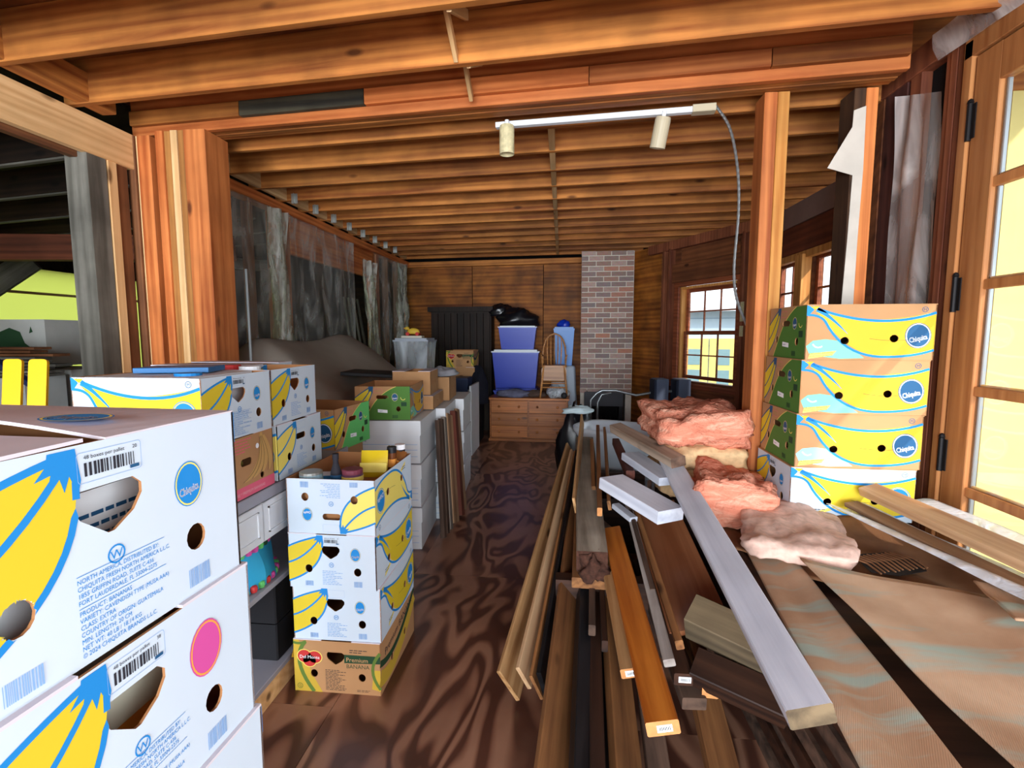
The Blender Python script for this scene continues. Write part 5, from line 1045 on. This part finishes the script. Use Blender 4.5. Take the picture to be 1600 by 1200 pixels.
# insulation batts
def batt_mat():
    m, nt, b = newmat('pink_fibreglass'); N = nt.nodes.new; L = nt.links.new; tc = N('ShaderNodeTexCoord'); n = N('ShaderNodeTexNoise'); n.inputs['Scale'].default_value = 9; n.inputs['Detail'].default_value = 12; n.inputs['Roughness'].default_value = .68; n.inputs['Distortion'].default_value = 1.2; mpb = N('ShaderNodeMapping'); mpb.inputs['Scale'].default_value = (.45, .45, 2.2); L(tc.outputs['Object'], mpb.inputs[0]); L(mpb.outputs[0], n.inputs['Vector'])
    r = N('ShaderNodeValToRGB'); e = r.color_ramp.elements; e[0].position = .25; e[0].color = srgb('#bd6650'); e[1].position = .72; e[1].color = srgb('#e9bea4'); x = e.new(.5); x.color = srgb('#d98a70'); L(n.outputs['Fac'], r.inputs[0]); L(r.outputs[0], b.inputs['Base Color']); b.inputs['Roughness'].default_value = 1; b.inputs['Specular IOR Level'].default_value = .05
    n2 = N('ShaderNodeTexNoise'); n2.inputs['Scale'].default_value = 45; n2.inputs['Detail'].default_value = 6; L(tc.outputs['Object'], n2.inputs['Vector']); bp = N('ShaderNodeBump'); bp.inputs['Strength'].default_value = .9; bp.inputs['Distance'].default_value = .015; L(n2.outputs['Fac'], bp.inputs['Height']); L(bp.outputs[0], b.inputs['Normal']); return m
M_BATT = batt_mat(); M_BATTY = plain('cream_fibreglass', '#dcb98c', 1, noise=.3, nscale=25, spec=.05); M_BATTP = plain('pale_pink_fibreglass', '#dcb8a8', 1, noise=.25, nscale=30, spec=.05)
from mathutils import noise as mnoise
def batt(loc, rot, sx, sy, sz, mat, lab, seed=0, amp=.035):
    t_ = thing('insulation_batt', lab, 'insulation', loc, 0, 'insulation batts on the pile'); t_.rotation_euler = rot; m = MB(); nx, ny, nz = 22, 18, 8; vs = []; idx = {}; fs = []
    def vert(i, j, k):
        if (i, j, k) in idx: return idx[(i, j, k)]
        u, v, w_ = 2 * i / nx - 1, 2 * j / ny - 1, 2 * k / nz - 1; p = Vector((u, v, w_)); q = p.copy(); mxv = max(abs(u), abs(v), abs(w_)); ln = (abs(u) ** 6 + abs(v) ** 6 + abs(w_) ** 6) ** (1 / 6); q *= mxv / ln
        q = Vector((q.x * sx / 2, q.y * sy / 2, q.z * sz / 2)); d = mnoise.fractal(Vector((q.x * 4, q.y * 4, q.z * 16)) + Vector((seed * 7.1, 0, seed)), .6, 2.1, 6); q += Vector((u, v, w_)).normalized() * d * amp + Vector((0, 0, amp * .5 * mnoise.noise(q * 14)))
        idx[(i, j, k)] = len(vs); vs.append(q); return idx[(i, j, k)]
    for i in range(nx):
        for j in range(ny):
            for k, fl_ in ((0, 1), (nz, 0)): f = (vert(i, j, k), vert(i + 1, j, k), vert(i + 1, j + 1, k), vert(i, j + 1, k)); fs.append(f[::-1] if fl_ else f)
    for i in range(nx):
        for k in range(nz):
            for j, fl_ in ((0, 0), (ny, 1)): f = (vert(i, j, k), vert(i + 1, j, k), vert(i + 1, j, k + 1), vert(i, j, k + 1)); fs.append(f[::-1] if fl_ else f)
    for j in range(ny):
        for k in range(nz):
            for i, fl_ in ((0, 1), (nx, 0)): f = (vert(i, j, k), vert(i, j + 1, k), vert(i, j + 1, k + 1), vert(i, j, k + 1)); fs.append(f[::-1] if fl_ else f)
    m.add(vs, fs, mat); m.build('fibre_body', t_, smooth=True)
batt((.82, 3.12, STK + .085), (0, 0, -.05), .46, .66, .16, M_BATTY, 'lowest insulation batt at the far end of the pile', 5)
batt((.81, 3.10, STK + .235), (0, .02, -.04), .48, .66, .14, M_BATTY, 'cream edged insulation batt under the folded pink one', 1)
batt((.785, 3.10, STK + .40), (.02, -.05, .04), .52, .72, .20, M_BATT, 'folded pink insulation batt on top behind the white board', 2, .045)
batt((.86, 2.55, STK + .13), (-.1, .06, -.25), .36, .52, .20, M_BATT, 'torn pink insulation batt in front of the folded one', 3, .05)
batt((1.0, 2.20, STK + .095), (-.06, .03, -.35), .40, .74, .07, M_BATTP, 'pale loose insulation below the white carton by the door', 4, .028)

# cardboard sheets
def card_mat(nm, c1, c2, spots):
    m, nt, b = newmat(nm); N = nt.nodes.new; L = nt.links.new; tc = N('ShaderNodeTexCoord'); n = N('ShaderNodeTexNoise'); n.inputs['Scale'].default_value = 3.5; n.inputs['Detail'].default_value = 5; L(tc.outputs['Object'], n.inputs['Vector'])
    r = N('ShaderNodeValToRGB'); e = r.color_ramp.elements; e[0].position = .35; e[0].color = srgb(c1); e[1].position = .65; e[1].color = srgb(c2); L(n.outputs['Fac'], r.inputs[0]); col = r.outputs[0]
    if spots:
        mp = N('ShaderNodeMapping'); mp.inputs['Rotation'].default_value = (0, 0, .6); mp.inputs['Scale'].default_value = (1, 5, 1); L(tc.outputs['Object'], mp.inputs[0]); n2 = N('ShaderNodeTexNoise'); n2.inputs['Scale'].default_value = 2.2; n2.inputs['Detail'].default_value = 6; L(mp.outputs[0], n2.inputs['Vector']); r2 = N('ShaderNodeValToRGB'); r2.color_ramp.elements[0].position = .5; r2.color_ramp.elements[0].color = (0, 0, 0, 1); r2.color_ramp.elements[1].position = .62; L(n2.outputs['Fac'], r2.inputs[0])
        mm = N('ShaderNodeMix'); mm.data_type = 'RGBA'; L(r2.outputs[0], mm.inputs[0]); L(col, mm.inputs[6]); mm.inputs[7].default_value = srgb(spots); col = mm.outputs[2]
    L(col, b.inputs['Base Color']); b.inputs['Roughness'].default_value = .85; b.inputs['Specular IOR Level'].default_value = .2
    wv = N('ShaderNodeTexWave'); wv.inputs['Scale'].default_value = 75; wv.inputs['Distortion'].default_value = .6; mp3 = N('ShaderNodeMapping'); mp3.inputs['Rotation'].default_value = (0, 0, .5); L(tc.outputs['Object'], mp3.inputs[0]); L(mp3.outputs[0], wv.inputs['Vector']); bp = N('ShaderNodeBump'); bp.inputs['Strength'].default_value = .12; bp.inputs['Distance'].default_value = .002; L(wv.outputs['Fac'], bp.inputs['Height']); L(bp.outputs[0], b.inputs['Normal']); return m
M_CARD = card_mat('faded_cardboard', '#b08a6c', '#cfae90', '#a9b5a8'); M_CARD2 = card_mat('brown_cardboard', '#6b452c', '#94694a', None)
def quad(c00, c10, c11, c01):
    c = [Vector(q) for q in (c00, c10, c11, c01)]
    return lambda u, v: c[0] * (1 - u) * (1 - v) + c[1] * u * (1 - v) + c[2] * u * v + c[3] * (1 - u) * v
def cardsheet(name, a, b, c, d, mt, lab, amp, seed, cat='cardboard', thick=.006, bow=0):
    P0 = quad(a, b, c, d)
    def P(u, v): q = P0(u, v); q = q + Vector((0, 0, bow * math.sin(3.14 * u))); return q
    return sheet(name, P, 26, 26, mt, amp, None, seed, thick, 1.2, label=lab, cat=cat)
S_ = STK
cardsheet('cardboard_sheet', (.92, .93, S_ + .045), (1.64, .95, S_ + .06), (1.46, 1.52, S_ + .13), (.87, 1.84, S_ + .11), M_CARD, 'large faded cardboard sheet nearest the camera on the right', .010, 51)
cardsheet('cardboard_sheet', (.62, .92, S_ + .012), (.825, .92, S_ + .022), (.92, 2.05, S_ + .05), (.78, 2.15, S_ + .03), M_CARD, 'faded cardboard strip beside the white painted board', .006, 52)
cardsheet('cardboard_sheet', (.90, 1.85, S_ + .055), (1.52, 1.55, S_ + .075), (1.36, 2.34, S_ + .10), (.92, 2.55, S_ + .075), M_CARD2, 'crumpled dark brown cardboard with a torn ribbed hole', .014, 53)
cardsheet('cardboard_sheet', (1.22, 1.40, S_ + .165), (1.47, 1.36, S_ + .15), (1.50, 1.55, S_ + .15), (1.28, 1.62, S_ + .16), M_CARD, 'small loose piece of pale cardboard lying on the large sheet', .004, 54)
cardsheet('cardboard_sheet', (.72, 2.15, S_ - .01), (.93, 2.02, S_ + .04), (1.0, 2.75, S_ + .06), (.80, 2.8, S_ + .02), M_CARD2, 'brown cardboard edge between the insulation and the white board', .012, 55)
M_WPL = sheet_plastic('white_wrapping', (.88, .9, .97), 1.0, .25, 8)
cardsheet('plastic_wrapping', (1.33, 1.35, S_ + .19), (1.44, 1.35, S_ + .20), (1.36, 2.33, S_ + .16), (1.20, 2.33, S_ + .15), M_WPL, 'long strip of shiny white wrapping across the cardboard', .008, 56, 'wrapping', .002)
cardsheet('plastic_wrapping', (1.52, 1.3, S_ + .20), (1.66, 1.3, S_ + .22), (1.66, 2.34, S_ + .19), (1.45, 2.34, S_ + .20), M_WPL, 'white wrapping sheet between the plank and the door', .008, 57, 'wrapping', .002)
board('lumber_board', (1.46, 1.15, S_ + .24), (1.375, 2.33, S_ + .235), .085, .04, M_PALE, -15, None, M_BRN, label='pale plank with a dark side lying beside the door', cat='board', group='boards in the lumber pile')
board('lumber_board', (1.40, 1.2, S_ + .19), (1.30, 2.32, S_ + .17), .06, .02, M_OLDL, -8, None, label='tan strip beside the shiny wrapping', cat='board', group='boards in the lumber pile')

# ------------------------------------------------------------------ track lights and cable
t = thing('track_light', 'white ceiling track with two cylindrical spot lamps under the beam', 'light', (0, 0, 0))
ta = Vector((-.40, sk(-.40, 3.03), ZJ - .02)); tb_ = Vector((.70, sk(.70, 3.03), ZJ - .02)); board('track', ta, tb_, .04, .03, M_WHITEP, 0, t)
tc_ = Vector((.82, sk(.82, 3.03), ZJ - .02)); board('feed_box', tb_, tc_, .06, .04, plain('cream_metal', '#b9ad92', .5), 0, t)
for (px1, py1, mt, rx_) in ((792, 192, plain('chipped_cream', '#cbbf96', .6, noise=.3, nscale=30), .0), (1037, 178, plain('cream_metal', '#b9ad92', .5), .5)):
    q = atz(px1, py1, ZJ - .035); lamp = MB(); lamp.lathe([(.0, .0), (.040, -.002), (.043, -.02), (.043, -.16), (.040, -.16), (.040, -.05)], mt, 20); lo = lamp.build('lamp_shade', t, (q.x, q.y, ZJ - .05), (rx_ * .5, rx_ * .3, 0), smooth=False)
    m = MB(); m.tube([(0, 0, .03), (0, 0, -.005)], .012, M_WHITEP); m.build('swivel', lo)
    m = MB(); m.lathe([(0, -.06), (.03, -.07), (.034, -.11), (.02, -.135), (0, -.14)], plain('bulb', '#8f97a0', .2), 14); m.build('bulb', lo, smooth=True)
pts = [aty(1118, 165, 2.98), aty(1140, 200, 2.96), aty(1152, 260, 2.95), aty(1154, 330, 2.95), aty(1147, 420, 2.97), aty(1152, 470, 3.0), aty(1172, 520, 3.05)]
def smooth_pts(P, n=6):
    out = []
    for i in range(len(P) - 1):
        p0, p1, p2, p3 = P[max(0, i - 1)], P[i], P[i + 1], P[min(len(P) - 1, i + 2)]
        for k in range(n): u = k / n; out.append(.5 * ((2 * p1) + (p2 - p0) * u + (2 * p0 - 5 * p1 + 4 * p2 - p3) * u * u + (3 * p1 - p0 - 3 * p2 + p3) * u ** 3))
    return out + [P[-1]]
m = MB(); sp_ = smooth_pts(pts, 14); m.tube(sp_, [.007 + .0015 * (k % 2) for k in range(len(sp_))], M_STEEL, 8); m.build('armoured_cable', None, label='grey armoured cable dangling from the ceiling track', cat='cable')

# ------------------------------------------------------------------ outdoors
m = MB(); m.box((-30, -30, -.75), (40, 60, -.7), plain('gravel', '#a39c92', .95, noise=.2, nscale=2)); m.build('ground', kind='structure')
t = thing('neighbour_garage', 'pale blue garage with yellow double doors seen through the bay window', 'building', (4.4, 13.6, -.7), -.25)
m = MB(); m.box((-3.5, 0, 0), (4, 4, 3.0), plain('pale_blue_siding', '#b9c9d6', .7)); m.build('wall', t); m = MB(); m.add([(-3.8, -.4, 3.0), (4.3, -.4, 3.0), (4.3, 2.2, 4.3), (-3.8, 2.2, 4.3), (-3.8, -.4, 2.9), (4.3, -.4, 2.9), (4.3, 4.4, 2.9), (-3.8, 4.4, 2.9)], [(0, 1, 2, 3), (4, 5, 1, 0), (3, 2, 6, 7), (0, 3, 7, 4), (1, 5, 6, 2)], plain('pale_roof', '#cfcfd4', .8)); m.build('roof', t)
for k in range(8): m = MB(); m.box((-3.5, -.02, .2 + .36 * k), (4, 0, .22 + .36 * k), plain('siding_joint', '#8fa3b5', .7)); m.build('siding_board', t)
for x in (-1.25, -.52):
    dd = MB(); dd.box((x, -.05, .05), (x + .70, -.01, 2.2), plain('yellow_door', '#e9d478', .6)); d_ = dd.build('garage_door', t)
    for z in (.35, .95, 1.5): m = MB(); m.box((x + .2, -.06, z), (x + .5, -.05, z + .42), plain('door_pane', '#7d9aa0', .2)); m.build('pane', d_)
for k in range(7): board('diagonal_board', (.35 + .25 * k, -.03, 2.1), (1.6 + .25 * k, -.03, .2), .02, .03, MATS['siding_joint'], 0, t)
def tree(loc, h, r_, lab, seed, col='#7fa64a'):
    rn = random.Random(seed); t_ = thing('tree', lab, 'tree', loc, 0, 'trees outside the windows'); m = MB(); m.tube([(0, 0, 0), (.05, .02, h * .4), (0, 0, h * .75)], [.16, .12, .05], M_POSTD, 8); m.build('trunk', t_); m = MB(); vs = []; fs = []
    for k in range(3200):
        a, b_, c_ = rn.gauss(0, 1), rn.gauss(0, 1), rn.gauss(0, 1); l = math.sqrt(a * a + b_ * b_ + c_ * c_) or 1; q = rn.uniform(.35, 1) ** .5; p_ = Vector((a / l * r_ * q, b_ / l * r_ * q, h * .62 + c_ / l * h * .42 * q)); e1 = Vector((rn.uniform(-1, 1), rn.uniform(-1, 1), rn.uniform(-1, 1))).normalized() * .14; e2 = e1.cross(Vector((rn.uniform(-1, 1), rn.uniform(-1, 1), 1))).normalized() * .07; o = len(vs); vs += [p_ - e1, p_ + e2, p_ + e1, p_ - e2]; fs.append((o, o + 1, o + 2, o + 3))
    m.add(vs, fs, plain('leaf_' + col, col, .7)); fo = m.build('foliage', t_); fo['kind'] = 'stuff'
tree((11.4, 10.6, -.7), 5.5, 2.2, 'leafy tree seen through the farther bay side window', 1); tree((8.2, 7.4, -.7), 5., 1.9, 'lighter leafy tree seen through the nearer bay side window', 2, '#93b75c'); tree((8.0, 3.4, -.7), 4.2, 2.0, 'low leafy tree outside the glazed door', 3, '#86ad55')
t = thing('porch_wall', 'pale yellow porch wall just outside the glazed door', 'wall', (2.55, 2.95, -.7)); m = MB(); m.box((-.25, .0, 0), (.46, .12, 4.4), plain('pale_yellow_render', '#e6d98e', .8, noise=.04)); m.build('wall_face', t); m = MB(); m.box((.46, -.02, 0), (.52, .13, 4.4), M_WHITEP); m.build('corner_board', t)
t = thing('garden_railing', 'white garden railing beyond the porch wall', 'railing', (4.4, 3.6, -.7), .6)
for k in range(10): m = MB(); m.box((-1 + .2 * k, 0, 0), (-.95 + .2 * k, .04, 1.5), M_WHITEP); m.build('baluster', t)
for z in (.3, 1.45): m = MB(); m.box((-1.05, -.01, z), (.9, .05, z + .06), M_WHITEP); m.build('rail', t)

lump('grey_cloth', (-1.15, 4.7, 1.21), .16, .14, .05, plain('grey_cloth2', '#8d8d92', .9, noise=.2, nscale=12), 'grey and white cloth on the farthest brown carton', 'cloth', 31, .3)
m = MB(); m.cbox((-.3, -.2, 0), (.3, .2, .03), M_IRON, .004); m.build('black_tray', None, (-1.62, 4.35, 1.235), (0, .05, .1), label='flat black tray behind the small brown cartons', cat='tray')

pz = atz(1385, 880, S_ + .105); m = MB(); m.prism([[(-.12, -.05), (-.05, -.09), (.08, -.08), (.13, -.01), (.08, .07), (-.06, .08)]], 0, .003, plain('hole_dark', '#1c1412', .95)); 
for k in range(11): m.tube([(-.10 + .02 * k, -.07 + .004 * (k % 3), .004), (-.085 + .02 * k, .0, .008), (-.095 + .02 * k, .065 - .004 * (k % 2), .004)], .0035, M_CARD2, 5)
m.build('torn_flute_panel', None, pz, .3, label='torn open patch of ribbed dark cardboard core', cat='cardboard')
